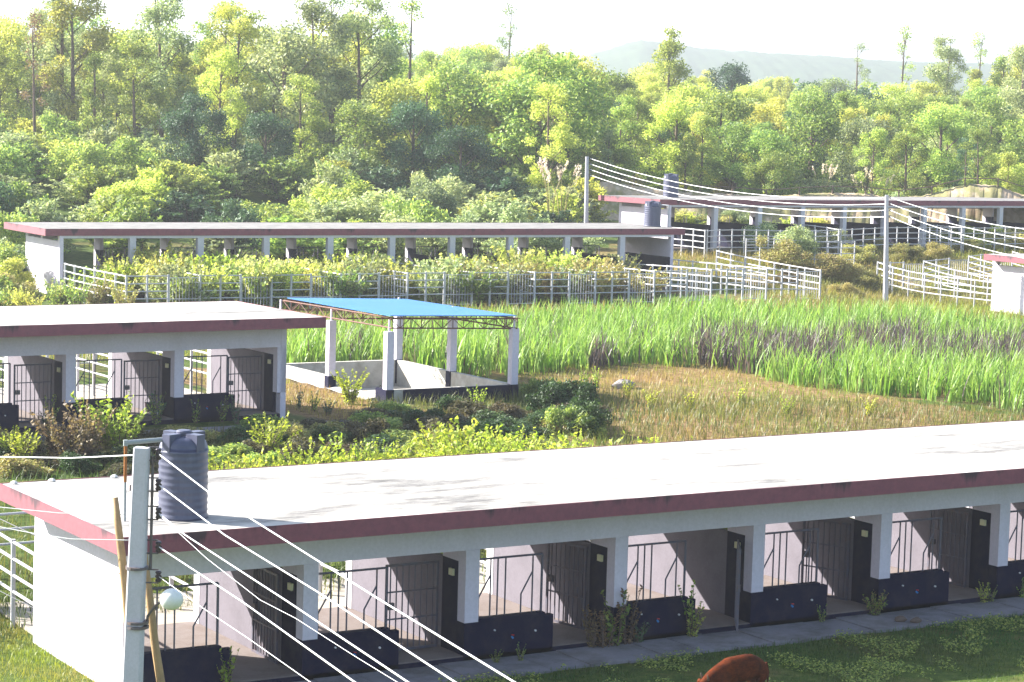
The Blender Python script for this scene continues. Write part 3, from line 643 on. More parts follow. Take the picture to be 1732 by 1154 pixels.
bamboo([(240, 900, 34.5), (247, 960, 34.45), (254, 1020, 34.4), (262, 1090, 34.35), (272, 1154, 34.3), (300, 1400, 34.2)], [.045, .05, .06, .062, .065, .07], 'bamboo pole leaning right of the concrete electric pole')
def wire(pts, rad, label, mat='wire', grp='electric wires'):
    P_ = [ray_at(*q) for q in pts]; out = []
    for i in range(len(P_)-1):
        for k in range(8):
            out.append(P_[i].lerp(P_[i+1], k/8))
    out.append(P_[-1]); o0 = out[0]
    tag(MB().tube([p_-o0 for p_ in out], rad, 6).build('electric_wire', M[mat], None, loc=o0, smooth=True), label, 'wire', grp)
wire([(268, 768, 34), (352, 832, 31.5), (640, 1013, 25), (870, 1154, 21), (1100, 1290, 18)], .0105, 'topmost bright wire slanting down from the foreground pole')
wire([(268, 820, 34), (380, 905, 31), (535, 1000, 27.5), (770, 1154, 22.5), (1000, 1300, 19)], .0105, 'second highest bright wire slanting down from the foreground pole')
wire([(268, 868, 34), (310, 903, 32.5), (487, 1018, 27.5), (690, 1154, 23), (900, 1290, 20)], .0105, 'third highest bright wire slanting down from the foreground pole')
wire([(268, 925, 34), (410, 1018, 29.5), (600, 1154, 24), (800, 1290, 20)], .0105, 'fourth highest bright wire slanting down from the foreground pole')
wire([(268, 975, 34), (345, 1030, 31), (420, 1080, 29), (525, 1154, 26), (640, 1230, 24)], .005, 'lowest thin wire slanting down from the foreground pole')
wire([(268, 870, 34), (350, 945, 31), (440, 1015, 29), (500, 1046, 28), (600, 1110, 26), (690, 1165, 24)], .004, 'thin sagging cable crossing the foreground gates')
wire([(228, 770, 34), (120, 775, 36), (0, 773, 38.5), (-120, 768, 41)], .012, 'pale cable running left from the top of the foreground pole')
wire([(212, 870, 34.4), (100, 868, 36), (0, 858, 38), (-100, 846, 40)], .007, 'upper thin cable running left below the roof rim', 'pipe')
wire([(222, 914, 34), (120, 912, 35), (60, 903, 36), (-60, 880, 39)], .007, 'lower thin cable running left past the roof corner', 'pipe')
wire([(207, 1105, 34.6), (140, 1070, 36), (62, 1031, 38), (-60, 970, 41)], .006, 'dark tube as wire shadow sloping across the blank end wall', 'wire_and_shadow_dark')  # thin dark tube shaped like a wire's shadow line on the wall
wire([(206, 972, 34.6), (140, 945, 36), (62, 907, 38), (-60, 850, 41)], .008, 'dark tube as wire shadow across the top of the blank end wall', 'wire_and_shadow_dark')  # second tube, drawn as the cast shadow of a wire high on the wall
wire([(208, 1103, 34.6), (209, 1060, 34.6), (210, 1000, 34.5)], .007, 'thin upright cable beside the bamboo pole', 'wire_and_shadow_dark')
def far_pole(u, vt, vb, zb, label, lean=0):
    b0 = onz(u-2, vb, zb); t = ray(u, vt); top = C0 + t*((Vector((b0.x, b0.y, 0)).length)/math.hypot(t.x, t.y)); e = empty('electric_pole', (b0.x, b0.y, zb)); tag(e, label, 'pole')
    L_ = top-b0; MB().tube([(0, 0, -.3), L_*.5, L_], [.17, .14, .11], 8).build('pole_shaft', M['concpole'], e)
    for k, f in enumerate((.98, .92, .86, .80)):
        c = L_*f+Vector((_r.x, _r.y, 0))*.2; m_ = MB(); m_.lathe([(0, -.08), (.05, -.06), (.03, 0), (.05, .06), (0, .08)], c=c, n=8); m_.build('insulator', M['porcelain'], e)
    return [b0+L_*f+Vector((_r.x, _r.y, 0))*.2 for f in (.98, .92, .86, .80)]
b_ = (118.5, ) 
fx, fy = at(990, 150); zf = H(fx, fy)
pu_, pv_ = proj(fx, fy, zf)
A_ = far_pole(993, 265, pv_, zf, 'pale electric pole behind the long rear shed')
B_ = far_pole(1500, 330, 512, H(*onz(1493, 512, 1.5)[:2]), 'pale electric pole at the back edge of the fodder field')
def span(a, b, sag, label, rad=.018):
    pts = [a.lerp(b, k/16)-Vector((0, 0, sag*4*(k/16)*(1-k/16))) for k in range(17)]
    tag(MB().tube([p_-a for p_ in pts], rad, 5).build('electric_wire', M['wire'], None, loc=a), label, 'wire', 'electric wires')
for i, (a, b) in enumerate(zip(A_, B_)): span(a, b, .9, '%s wire from the top between the two distant poles' % ordn(i))
for i, b in enumerate(B_):
    end = ray_at(1800, 395+i*18, b.length*.75); span(b, end, .3, '%s wire from the top leading right from the field edge pole' % ordn(i))
# ---------------------------------------------------------------- cow
def cow():
    cx, cy = 26.25, 33.98; g0 = H(cx, cy)
    me = bpy.data.meshes.new('body'); V = []; E = []; Rr = []
    def chain(pts, start=None):
        prev = start
        for (x, y, z, a, b) in pts:
            V.append((x, y, z)); Rr.append((a, b)); i = len(V)-1
            if prev is not None: E.append((prev, i))
            prev = i
        return prev
    # x along body: rump at +, head at - ; heights in metres of a young cow
    chain([(.0, 0, .70, .23, .25), (.28, 0, .73, .21, .23), (.46, 0, .73, .18, .20), (.56, 0, .70, .11, .13)])      # 0..3
    chain([(-.26, 0, .70, .20, .24), (-.46, 0, .70, .17, .21), (-.62, 0, .62, .12, .15), (-.78, 0, .46, .10, .12), (-.90, 0, .30, .09, .11), (-.98, 0, .18, .07, .08), (-1.05, 0, .09, .055, .06)], 0)   # 4..10
    for s in (-1, 1):
        chain([(.44, s*.12, .58, .12, .13), (.36, s*.13, .44, .075, .09), (.50, s*.13, .28, .04, .045), (.46, s*.13, .12, .03, .03), (.44, s*.13, .03, .042, .042)], 2)
        chain([(-.40, s*.11, .50, .085, .10), (-.42, s*.11, .30, .045, .05), (-.41, s*.11, .14, .03, .03), (-.43, s*.11, .03, .04, .04)], 5)
    me.from_pydata(V, E, []); me.update(); o = bpy.data.objects.new('body', me); COL.objects.link(o); me.materials.append(M['hide'])
    sk = o.modifiers.new('skin', 'SKIN'); 
    for i, (a, b) in enumerate(Rr): me.skin_vertices[0].data[i].radius = (a, b)
    me.skin_vertices[0].data[0].use_root = True
    sb = o.modifiers.new('sub', 'SUBSURF'); sb.levels = 2; sb.render_levels = 2
    for md in (sk,): md.use_smooth_shade = True
    root = empty('cow', (cx, cy, g0), R(2)); root.scale = (1.12, 1.0, 1.17); tag(root, 'reddish brown cow grazing on the shaded grass in front of the foreground shed', 'cow'); o.parent = root
    for s in (-1, 1):
        MB().tube([(-.70, s*.09, .56), (-.70, s*.20, .56), (-.69, s*.27, .53)], [.02, .045, .012], 8).build('ear', M['hide'], root, smooth=True)
        MB().tube([(-.70, s*.06, .60), (-.73, s*.10, .67), (-.75, s*.10, .72)], [.025, .018, .006], 8).build('horn', M['horn'], root, smooth=True)
    MB().tube([(.60, 0, .76), (.66, 0, .60), (.66, .01, .38), (.65, .02, .24)], [.03, .018, .014, .035], 8).build('tail', M['hide'], root, smooth=True)
cow()
# ---------------------------------------------------------------- earth bank behind the far sheds
def bank(name, d, pts, base_v, label):
    top = []; bot = []
    us = np.arange(pts[0][0], pts[-1][0]+1, 4); tv = np.interp(us, [q[0] for q in pts], [q[1] for q in pts]); rg = random.Random(3)
    rows = [[], [], [], [], []]
    for u, v in zip(us, tv):
        T = ray_at(u, v+rg.uniform(-1, 1), d+1.5); x, y = at(u, d-2); 
        x2, y2 = at(u, d+5)
        B = Vector((x, y, H(x, y)-.5)); K = Vector((x2, y2, H(x2, y2)-.5))
        for r_, t in zip(rows, (0, .35, .75, 1, None)):
            if t is None: r_.append(K)
            else: r_.append(B.lerp(T, t)+Vector((rg.uniform(-.05, .05), rg.uniform(-.1, .1), rg.uniform(-.05, .05)))*(1 if 0 < t < 1 else 0))
    V = [tuple(p_) for r_ in rows for p_ in r_]; n = len(us); F = [(i*n+j, i*n+j+1, (i+1)*n+j+1, (i+1)*n+j) for i in range(4) for j in range(n-1)]
    mb = MB(); mb.add(V, F); tag(mb.build(name, M['earth'], None, smooth=True), label, None, None, 'structure')
    return [ray_at(u, v, d+1.5) for u, v in zip(us[::14], tv[::14])]
top1 = bank('earth_bank', 172, [(960, 312), (1000, 306), (1040, 308), (1080, 316), (1120, 322), (1240, 328), (1300, 333), (1330, 330), (1400, 326), (1470, 328), (1500, 335), (1560, 331), (1600, 321), (1640, 311), (1690, 314), (1720, 327), (1780, 338)], 0, 'bare pale earth bank behind the far sheds')
e = empty('boundary_fence', top1[0]); tag(e, 'dark post and rail boundary fence along the top of the bare earth bank', 'fence')
for p_ in top1: MB().tube([p_-top1[0]-Vector((0, 0, .8)), p_-top1[0]+Vector((0, 0, .55))], .06, 6).build('fence_post', M['bark'], e)
MB().tube([p_-top1[0]+Vector((0, 0, .5)) for p_ in top1], .04, 5).build('rail', M['bark'], e)
# ---------------------------------------------------------------- foliage
def leaves(c, size, nrm_bias=.5, rg=None, elong=1.5, axis=None):
    n = len(c); nrm = rg.normal(size=(n, 3)); nrm[:, 2] = np.abs(nrm[:, 2])+nrm_bias; nrm /= np.linalg.norm(nrm, axis=1)[:, None]
    t = rg.normal(size=(n, 3)) if axis is None else axis + rg.normal(size=(n, 3))*.25
    t -= nrm*np.sum(t*nrm, 1)[:, None]; t /= np.linalg.norm(t, axis=1)[:, None]+1e-9; b = np.cross(nrm, t)
    s = (size*rg.uniform(.6, 1.35, n))[:, None]
    V = np.stack([c-t*s*elong*.5, c+b*s*.42, c+t*s*elong*.5, c-b*s*.42], 1).reshape(-1, 3)
    return V
def quads(V): return np.arange(len(V)).reshape(-1, 4)
def crown_points(rg, clumps, per, rr, flat=.75):
    P_ = []
    for (x, y, z, r_) in clumps:
        n = int(per*(r_/rr)**2); d = rg.normal(size=(n, 3)); d /= np.linalg.norm(d, axis=1)[:, None]; rad = r_*np.power(rg.random(n), .45)
        q = d*rad[:, None]; q[:, 2] *= flat; q += rg.normal(size=(n, 3))*r_*.08; P_.append(q+np.array([x, y, z]))
    return np.concatenate(P_)
def tree_proto(kind, seed):
    rg = np.random.default_rng(seed); cl = []
    if kind == 'tall':       # slender airy tree ~12 m
        hgt = 12; tr = .16; n = 34
        for k in range(n):
            t = rg.uniform(.22, 1.0); z = hgt*t; w_ = 2.5*math.sin(math.pi*min(1, max(.08, (1.07-t)*1.05)))**.7; a = rg.uniform(0, 6.28); r_ = rg.uniform(.3, 1)*w_; cl.append((r_*math.cos(a), r_*math.sin(a), z, rg.uniform(.55, 1.15)))
        per, rr, sz = 330, .9, .145
    elif kind == 'round':
        hgt = 8.5; tr = .2; n = 30
        for k in range(n):
            a = rg.uniform(0, 6.28); t = rg.uniform(.25, 1); w_ = 3.3*math.sqrt(max(.05, 1-((t-.55)/.5)**2)); r_ = math.sqrt(rg.random())*w_; cl.append((r_*math.cos(a), r_*math.sin(a), hgt*t, rg.uniform(.8, 1.5)))
        per, rr, sz = 360, 1.1, .165
    elif kind == 'cone':
        hgt = 9.5; tr = .15; n = 28
        for k in range(n):
            t = rg.uniform(.12, 1); w_ = 2.4*(1.05-t)+.25; a = rg.uniform(0, 6.28); r_ = rg.random()**.6*w_; cl.append((r_*math.cos(a), r_*math.sin(a), hgt*t, rg.uniform(.5, 1.0)))
        per, rr, sz = 340, .85, .14
    elif kind == 'sparse':
        hgt = 14; tr = .14; n = 18
        for k in range(n):
            t = rg.uniform(.4, 1.0); a = rg.uniform(0, 6.28); r_ = rg.uniform(.2, 1.0)*2.6*(1.2-t); cl.append((r_*math.cos(a), r_*math.sin(a), hgt*t, rg.uniform(.4, .85)))
        per, rr, sz = 150, .8, .13
    c = crown_points(rg, cl, per, rr); V = leaves(c, sz, .4, rg)
    crown = npmesh('crown', V, quads(V), None)
    mb = MB(); lean = rg.uniform(-.5, .5, 2)
    mb.tube([(0, 0, -.5), (lean[0]*.3, lean[1]*.3, hgt*.35), (lean[0]*.6, lean[1]*.6, hgt*.7), (lean[0], lean[1], hgt*.96)], [tr*1.3, tr, tr*.6, tr*.15], 7)
    for (x, y, z, r_) in cl[::2]:
        z0 = max(hgt*.15, z-1.2-.4*math.hypot(x, y)); t = z0/hgt; mb.tube([(lean[0]*t, lean[1]*t, z0), (x*.55+lean[0]*t*.45, y*.55, (z0+z)/2+.1), (x, y, z)], [tr*.45*(1.1-t), tr*.25, .02], 5)
    return crown, mb.mesh('trunk', True), hgt
def bush_proto(kind, seed, w_=4.4, h_=3.0):
    rg = np.random.default_rng(seed); Vs = []; br = MB()
    if kind == 'frond':      # arching sprays, reads feathery
        n = 120; A = []; B = []
        for k in range(n):
            a = rg.uniform(0, 6.28); el = rg.uniform(.25, 1.45); L_ = rg.uniform(.6, 1.05); m_ = 46; t = np.linspace(.25, 1, m_)
            hx = np.cos(a)*np.cos(el)*L_*w_*.5; hy = np.sin(a)*np.cos(el)*L_*w_*.5; hz = np.sin(el)*L_*h_
            ox_, oy_ = rg.uniform(-.6, .6, 2)
            c = np.stack([ox_+hx*t, oy_+hy*t, hz*t*(1.35-.5*t*t)*1.05+.0], 1); ax = np.tile(np.array([hx, hy, hz*.3]), (m_, 1)); ax /= np.linalg.norm(ax, axis=1)[:, None]
            side = np.cross(ax, [0, 0, 1.]); sg = np.where(np.arange(m_) % 2, 1, -1)[:, None]; c = c+side*sg*rg.uniform(.02, .22, (m_, 1))+rg.normal(size=(m_, 3))*.05
            A.append(c); B.append(ax*.6+side*sg)
            if k % 4 == 0: br.tube([(ox_, oy_, 0), (ox_+hx*.5, oy_+hy*.5, hz*.63), (ox_+hx, oy_+hy, hz*.88)], [.05, .03, .01], 4)
        c = np.concatenate(A); V = leaves(c, .13, .7, rg, 2.2, np.concatenate(B))
    elif kind == 'leafy':
        cl = []
        for k in range(20):
            a = rg.uniform(0, 6.28); r_ = math.sqrt(rg.random())*w_*.42; z = h_*rg.uniform(.25, .95)*(1-.45*(r_/(w_*.5))**2); cl.append((r_*math.cos(a), r_*math.sin(a), z, rg.uniform(.45, .95)))
        c = crown_points(rg, cl, 360, .7, .8); V = leaves(c, .125, .5, rg)
        for (x, y, z, r_) in cl[::2]: br.tube([(x*.15, y*.15, -.1), (x*.6, y*.6, z*.6), (x, y, z)], [.06, .035, .01], 4)
    return npmesh('foliage', V, quads(V), None), br.mesh('stems')
def sprig_proto(seed, h_, nst, spread, leafs, per, twist=.5):       # upright leafy weed: stems with leaves right up them
    rg = np.random.default_rng(seed); A = []; br = MB(); AX_ = []
    for k in range(nst):
        a = rg.uniform(0, 6.28); r0 = rg.uniform(0, spread*.5); L_ = h_*rg.uniform(.55, 1.0); dx, dy = math.cos(a)*spread*rg.uniform(.2, 1), math.sin(a)*spread*rg.uniform(.2, 1)
        t = np.linspace(.12, 1, per); c = np.stack([math.cos(a)*r0*.4+dx*t**1.5, math.sin(a)*r0*.4+dy*t**1.5, L_*t], 1)
        w_ = (leafs*1.1*(1.15-t))[:, None]; o_ = rg.normal(size=(per, 3)); o_[:, 2] *= .3; o_ /= np.linalg.norm(o_, axis=1)[:, None]
        A.append(c+o_*w_); AX_.append(o_+np.array([0, 0, .5]))
        br.tube([(math.cos(a)*r0*.4, math.sin(a)*r0*.4, -.05), (math.cos(a)*r0*.4+dx*.35, math.sin(a)*r0*.4+dy*.35, L_*.5), (math.cos(a)*r0*.4+dx, math.sin(a)*r0*.4+dy, L_*.98)], [.014, .01, .004], 4)
    c = np.concatenate(A); V = leaves(c, leafs, .35, rg, 1.5, np.concatenate(AX_)); return npmesh('foliage', V, quads(V), None), br.mesh('stems')
def variant(me, mat): m2 = me.copy(); m2.materials.clear(); m2.materials.append(mat); return m2
NT = {}
def sector(u, d):
    if d > 340 or d < 136: return ''
    if u < 990: return [' over the left end', ' left of the blue roof', ' behind the blue roof', ' near the rear pole'][int(max(0, min(3, (u+20)//252)))]
    return [' above the tanks', ' left of the field pole', ' right of the field pole'][int(max(0, min(2, (u-990)//250)))]
def plant(name, key, meshes, parts, mats, x, y, z, s, rz, label, cat, grp, sz=None, minz=None):
    k = (key, mats[0].name, mats[1].name)
    if k not in NT: NT[k] = [variant(m_, mt) for m_, mt in zip(meshes, mats)]
    r_ = bpy.data.objects.new(name, None); COL.objects.link(r_); r_.location = (x, y, z); r_.rotation_euler = (0, 0, rz); r_.scale = (s, s, s if sz is None else sz)
    for pn, me in zip(parts, NT[k]):
        o = bpy.data.objects.new(pn, me); COL.objects.link(o); o.parent = r_
    tag(r_, label, cat, grp); return r_
TP = {k: [tree_proto(k, s_) for s_ in (1, 2, 3)] for k in ('tall', 'round', 'cone', 'sparse')}
BP = {'frond': [bush_proto('frond', s_) for s_ in (11, 12, 13)], 'leafy': [bush_proto('leafy', s_) for s_ in (14, 15, 16)]}
def low_proto(seed):
    rg = np.random.default_rng(seed); br = MB(); cl = []
    for k in range(18):
        a = rg.uniform(0, 6.28); r_ = math.sqrt(rg.random())*.85; z = rg.uniform(.3, .95)*(1-.4*r_*r_); cl.append((r_*math.cos(a), r_*math.sin(a), z, rg.uniform(.2, .42)))
        br.tube([(cl[-1][0]*.1, cl[-1][1]*.1, 0), (cl[-1][0]*.6, cl[-1][1]*.6, z*.6), cl[-1][:3]], [.02, .012, .005], 4)
    c = crown_points(rg, cl, 210, .3, .85); V = leaves(c, .075, .5, rg); return npmesh('foliage', V, quads(V), None), br.mesh('stems')
BS = [low_proto(s_) for s_ in (41, 42, 43)]
SP = {'big': [sprig_proto(21, 1.5, 26, .75, .085, 26), sprig_proto(22, 1.3, 30, .8, .085, 24)], 'small': [sprig_proto(23, 1.0, 9, .35, .06, 20), sprig_proto(24, .8, 12, .4, .06, 18)], 'tall': [sprig_proto(25, 2.1, 75, 1.35, .12, 30), sprig_proto(26, 1.9, 80, 1.45, .12, 28)]}
rnd = random.Random(7)
KIND = {'tall': 'tall slender airy tree', 'round': 'broad round tree', 'cone': 'pointed leafy tree', 'sparse': 'thin sparse tree'}
HU = {'leaf_yellow': 'yellow green', 'leaf_mid': 'mid green', 'leaf_grey': 'grey green', 'leaf_dark': 'dark green', 'leaf_dry': 'dry yellowish', 'leaf_brown': 'brown', 'leaf_olive': 'dark olive', 'leaf_shade': 'deep green', 'leaf_pale': 'pale straw green', 'leaf_lime': 'bright lime'}
def tree(u, d, kind, mat, h=None, where='', dz=0, bark='bark', lab=None, grp=None, vi=None):
    x, y = at(u, d); cr, tk, hh = TP[kind][rnd.randrange(3) if vi is None else vi]; s = (h/hh) if h else rnd.uniform(.8, 1.15)
    plant('tree', (kind, cr.name), (cr, tk), ('crown', 'trunk'), (M[mat], M[bark]), x, y, H(x, y)-.1+dz, s, rnd.uniform(0, 6.28), lab or '%s %s %s' % (HU[mat], KIND[kind], where+sector(u, d)), 'tree', grp or 'trees of the woods', s*rnd.uniform(.92, 1.1))
def shrub(u, d, kind, mat, w_, h_, where, lab=None, grp='shrubs of the slope'):
    x, y = at(u, d); f, st = BP[kind][rnd.randrange(3)]
    plant('shrub', (kind, f.name), (f, st), ('foliage', 'stems'), (M[mat], M['bark']), x, y, H(x, y)-.1, w_/4.4, rnd.uniform(0, 6.28), lab or '%s %s shrub %s' % (HU[mat], 'feathery' if kind == 'frond' else 'leafy', where+sector(u, d)), 'shrub', grp, h_/3.0)
# hand-placed larger trees (photo column, distance, kind, leaves, height)
for (u, d, k, m_, h) in [(30, 205, 'round', 'leaf_mid', 8), (125, 188, 'tall', 'leaf_yellow', 13.5), (105, 190, 'tall', 'leaf_grey', 14), (200, 200, 'round', 'leaf_yellow', 10), (275, 192, 'tall', 'leaf_grey', 14), (300, 195, 'cone', 'leaf_yellow', 10.5), (395, 190, 'tall', 'leaf_yellow', 13), (430, 200, 'tall', 'leaf_mid', 13), (480, 185, 'round', 'leaf_grey', 10.5), (535, 188, 'tall', 'leaf_grey', 14), (560, 200, 'round', 'leaf_yellow', 12), (610, 190, 'tall', 'leaf_grey', 14.5), (650, 200, 'cone', 'leaf_mid', 13), (690, 205, 'sparse', 'leaf_mid', 16), (670, 180, 'round', 'leaf_yellow', 8.5), (725, 178, 'cone', 'leaf_yellow', 8.5), (760, 182, 'round', 'leaf_mid', 9.5),
                       (800, 190, 'round', 'leaf_yellow', 9), (850, 180, 'cone', 'leaf_yellow', 8.5), (915, 178, 'round', 'leaf_mid', 11), (960, 185, 'round', 'leaf_mid', 10), (930, 172, 'tall', 'leaf_yellow', 9.5), (450, 165, 'round', 'leaf_dark', 6), (330, 168, 'round', 'leaf_dark', 6), (600, 172, 'round', 'leaf_mid', 7), (780, 168, 'round', 'leaf_dark', 6), (700, 172, 'round', 'leaf_dark', 7),
                       (60, 182, 'sparse', 'leaf_brown', 11), (160, 180, 'cone', 'leaf_mid', 8), (230, 178, 'tall', 'leaf_mid', 10), (370, 178, 'tall', 'leaf_yellow', 9), (510, 175, 'tall', 'leaf_mid', 9), (0, 190, 'cone', 'leaf_yellow', 9), (265, 215, 'sparse', 'leaf_mid', 17), (90, 215, 'sparse', 'leaf_mid', 17), (560, 215, 'sparse', 'leaf_mid', 17), (620, 212, 'sparse', 'leaf_mid', 17), (375, 215, 'tall', 'leaf_mid', 13)]:
    tree(u, d, k, m_, h, 'on the left slope')
for (u, d, k, m_, h, lab) in [(855, 330, 'sparse', 'leaf_mid', 19, 'lone tall hazy tree rising above the middle of the woods'), (1130, 250, 'cone', 'leaf_yellow', 13, 'pale pointed tree rising above the woods right of the middle'), (1235, 290, 'round', 'leaf_dark', 9, 'dark round tree against the hazy hill'), (1448, 300, 'sparse', 'leaf_grey', 14, 'leftmost of the tall sparse trees on the right skyline'), (1522, 300, 'sparse', 'leaf_mid', 15, 'narrow tall sparse tree on the right skyline'), (1595, 290, 'tall', 'leaf_grey', 13.5, 'broad tall tree on the right skyline'), (1650, 300, 'sparse', 'leaf_mid', 14, 'thin layered tree near the right end of the skyline'), (1690, 290, 'cone', 'leaf_mid', 11, 'pointed tree near the right end of the skyline'), (1728, 285, 'tall', 'leaf_grey', 13, 'tall tree at the right edge of the skyline')]:
    tree(u, d, k, m_, h, lab=lab)
def fill_trees(n, u0, u1, d0, d1, kinds, mats, h0, h1, where, mind=2.2):
    pts = []; c = 0; t = 0
    while c < n and t < n*40:
        t += 1; u = rnd.uniform(u0, u1); d = math.sqrt(rnd.uniform(d0*d0, d1*d1)); x, y = at(u, d)
        if any((x-a)**2+(y-b)**2 < mind*mind for a, b in pts): continue
        pts.append((x, y)); tree(u, d, rnd.choice(kinds), rnd.choice(mats), rnd.uniform(h0, h1), where); c += 1
YM = ['leaf_yellow', 'leaf_yellow', 'leaf_mid', 'leaf_grey']
fill_trees(40, -20, 1000, 192, 240, ['tall', 'round', 'cone'], YM, 7, 10.5, 'on the left slope')
fill_trees(112, 990, 1750, 176, 285, ['round', 'cone', 'round', 'tall'], YM+['leaf_mid', 'leaf_mid', 'leaf_dark'], 5, 8.5, 'on the right slope', 3.0)
fill_trees(60, -20, 1000, 240, 340, ['tall', 'round', 'cone'], YM, 8, 11, 'far back')
fill_trees(40, 700, 1750, 285, 400, ['tall', 'round', 'cone'], YM, 7, 11, 'far back')
def fill_shrubs(n, u0, u1, d0, d1, kinds, mats, w0, w1, h0, h1, where, grp, mind=1.6, avoid=None):
    pts = []; c = 0; t = 0
    while c < n and t < n*40:
        t += 1; u = rnd.uniform(u0, u1); d = math.sqrt(rnd.uniform(d0*d0, d1*d1)); x, y = at(u, d)
        if any((x-a)**2+(y-b)**2 < mind*mind for a, b in pts): continue
        if avoid and avoid(x, y): continue
        pts.append((x, y)); shrub(u, d, rnd.choice(kinds), rnd.choice(mats), rnd.uniform(w0, w1), rnd.uniform(h0, h1), where, grp=grp); c += 1
def avoidC(x, y): return (38 < x < 81 and y < 118) or (y < 118)
fill_shrubs(112, -30, 1010, 130, 188, ['frond', 'frond', 'leafy'], ['leaf_grey', 'leaf_grey', 'leaf_mid', 'leaf_mid', 'leaf_dark', 'leaf_yellow', 'leaf_grey'], 3.6, 6, 2.2, 4.2, 'on the left slope', 'shrubs of the slope', 2.6, avoidC)
fill_shrubs(60, 1000, 1760, 176, 230, ['leafy', 'leafy', 'frond'], ['leaf_grey', 'leaf_mid', 'leaf_yellow', 'leaf_dry'], 3, 5, 1.6, 3, 'on the right slope', 'shrubs of the slope', 2.4)
for i in range(26):
    shrub(1120+i*25+rnd.uniform(-8, 8), 165+rnd.uniform(-1.5, 1.5), rnd.choice(['leafy', 'frond']), rnd.choice(['leaf_mid', 'leaf_grey', 'leaf_yellow', 'leaf_pale']), rnd.uniform(3, 4.2), rnd.uniform(1.3, 1.9), 'in the row right behind the far right shed', lab='low bush in the row behind the far right shed', grp='bushes behind the far right shed')
# shrubs between the rear sheds
for (u, v, m_, w_, h_) in [(1310, 455, 'leaf_dry', 3, 2.2), (1345, 450, 'leaf_grey', 3.2, 2.4), (1290, 430, 'leaf_grey', 2.8, 2.0), (1380, 470, 'leaf_dry', 3, 1.8), (1420, 475, 'leaf_dry', 3, 1.5), (1330, 480, 'leaf_brown', 2, .9), (1450, 445, 'leaf_dry', 3, 1.4), (1470, 490, 'leaf_dry', 2.4, 1.2), (1410, 430, 'leaf_grey', 2.6, 1.6), (1530, 440, 'leaf_dry', 2.4, 1.1), (1580, 437, 'leaf_dry', 2.4, 1.1), (1640, 428, 'leaf_dry', 2.4, 1.0), (1480, 425, 'leaf_dry', 2.6, 1.2), (1355, 420, 'leaf_grey', 2.6, 1.8), (1030, 490, 'leaf_dry', 2, 1.1), (990, 500, 'leaf_grey', 2.2, 1.4), (1430, 500, 'leaf_dry', 2, .8)]:
    g_ = ghit(u, v); f, st = BP['leafy'][rnd.randrange(3)]
    plant('shrub', ('leafy', f.name), (f, st), ('foliage', 'stems'), (M[m_], M['bark']), g_.x, g_.y, g_.z-.1, w_/4.4, rnd.uniform(0, 6.28), '%s scrubby bush between the rear sheds' % HU[m_], 'shrub', 'scrub between the rear sheds', h_/3.0)
def sprig(x, y, kind, mat, s, label, cat='weed', grp='weeds', z=None, sz=None):
    f, st = SP[kind][rnd.randrange(2)]
    plant('weed_plant', (kind, f.name), (f, st), ('foliage', 'stems'), (M[mat], M['bark']), x, y, (H(x, y) if z is None else z)-.05, s, rnd.uniform(0, 6.28), label, cat, grp, s*rnd.uniform(.85, 1.2) if sz is None else sz)
for (u, d, m_, w_, h_) in [(-10, 128, 'leaf_mid', 4, 3), (8, 124, 'leaf_grey', 3.4, 2), (22, 122, 'leaf_dark', 3, 1.6), (-5, 118, 'leaf_mid', 3.5, 2.4), (12, 117, 'leaf_yellow', 3, 2.2), (10, 111, 'leaf_dry', 3, 1.6), (-8, 110, 'leaf_mid', 3, 1.8), (22, 111, 'leaf_grey', 2.2, 1.0), (0, 133, 'leaf_dark', 4.5, 3.6), (26, 134, 'leaf_mid', 4.5, 3.6), (50, 130, 'leaf_mid', 4, 3), (70, 131, 'leaf_grey', 4, 3)]:
    shrub(u, d, rnd.choice(['leafy', 'frond']), m_, w_, h_, 'beside the left end of the long rear shed', grp='bushes left of the long rear shed')
# overgrown pens of shed C
ca, sa = math.cos(rC), math.sin(rC)
for i in range(118):
    lx = rnd.uniform(2.0, 33.5); ly = rnd.uniform(-8.6, .2)
    if lx > 28 and rnd.random() < .65: continue
    x, y = CX+lx*ca-ly*sa, CY+lx*sa+ly*ca; m_ = rnd.choice(['leaf_yellow', 'leaf_yellow', 'leaf_pale', 'leaf_pale', 'leaf_lime'] if ly > -6 else ['leaf_mid', 'leaf_grey', 'leaf_pale', 'leaf_yellow'])
    if lx > 20 and ly < -5.5: m_ = rnd.choice(['leaf_dry', 'leaf_pale', 'leaf_grey'])
    sprig(x, y, 'tall', m_, rnd.uniform(.92, 1.22), '%s weed bush overgrowing the pens of the long rear shed' % HU[m_], grp='weed bushes in the overgrown pens')
for i in range(16):
    x, y = CX-6+rnd.uniform(0, 8), CY-rnd.uniform(5, 10); sprig(x, y, 'big', rnd.choice(['leaf_dry', 'leaf_yellow', 'leaf_mid']), rnd.uniform(.8, 1.1), 'weed bush left of the long rear shed', grp='weed bushes left of the long rear shed')
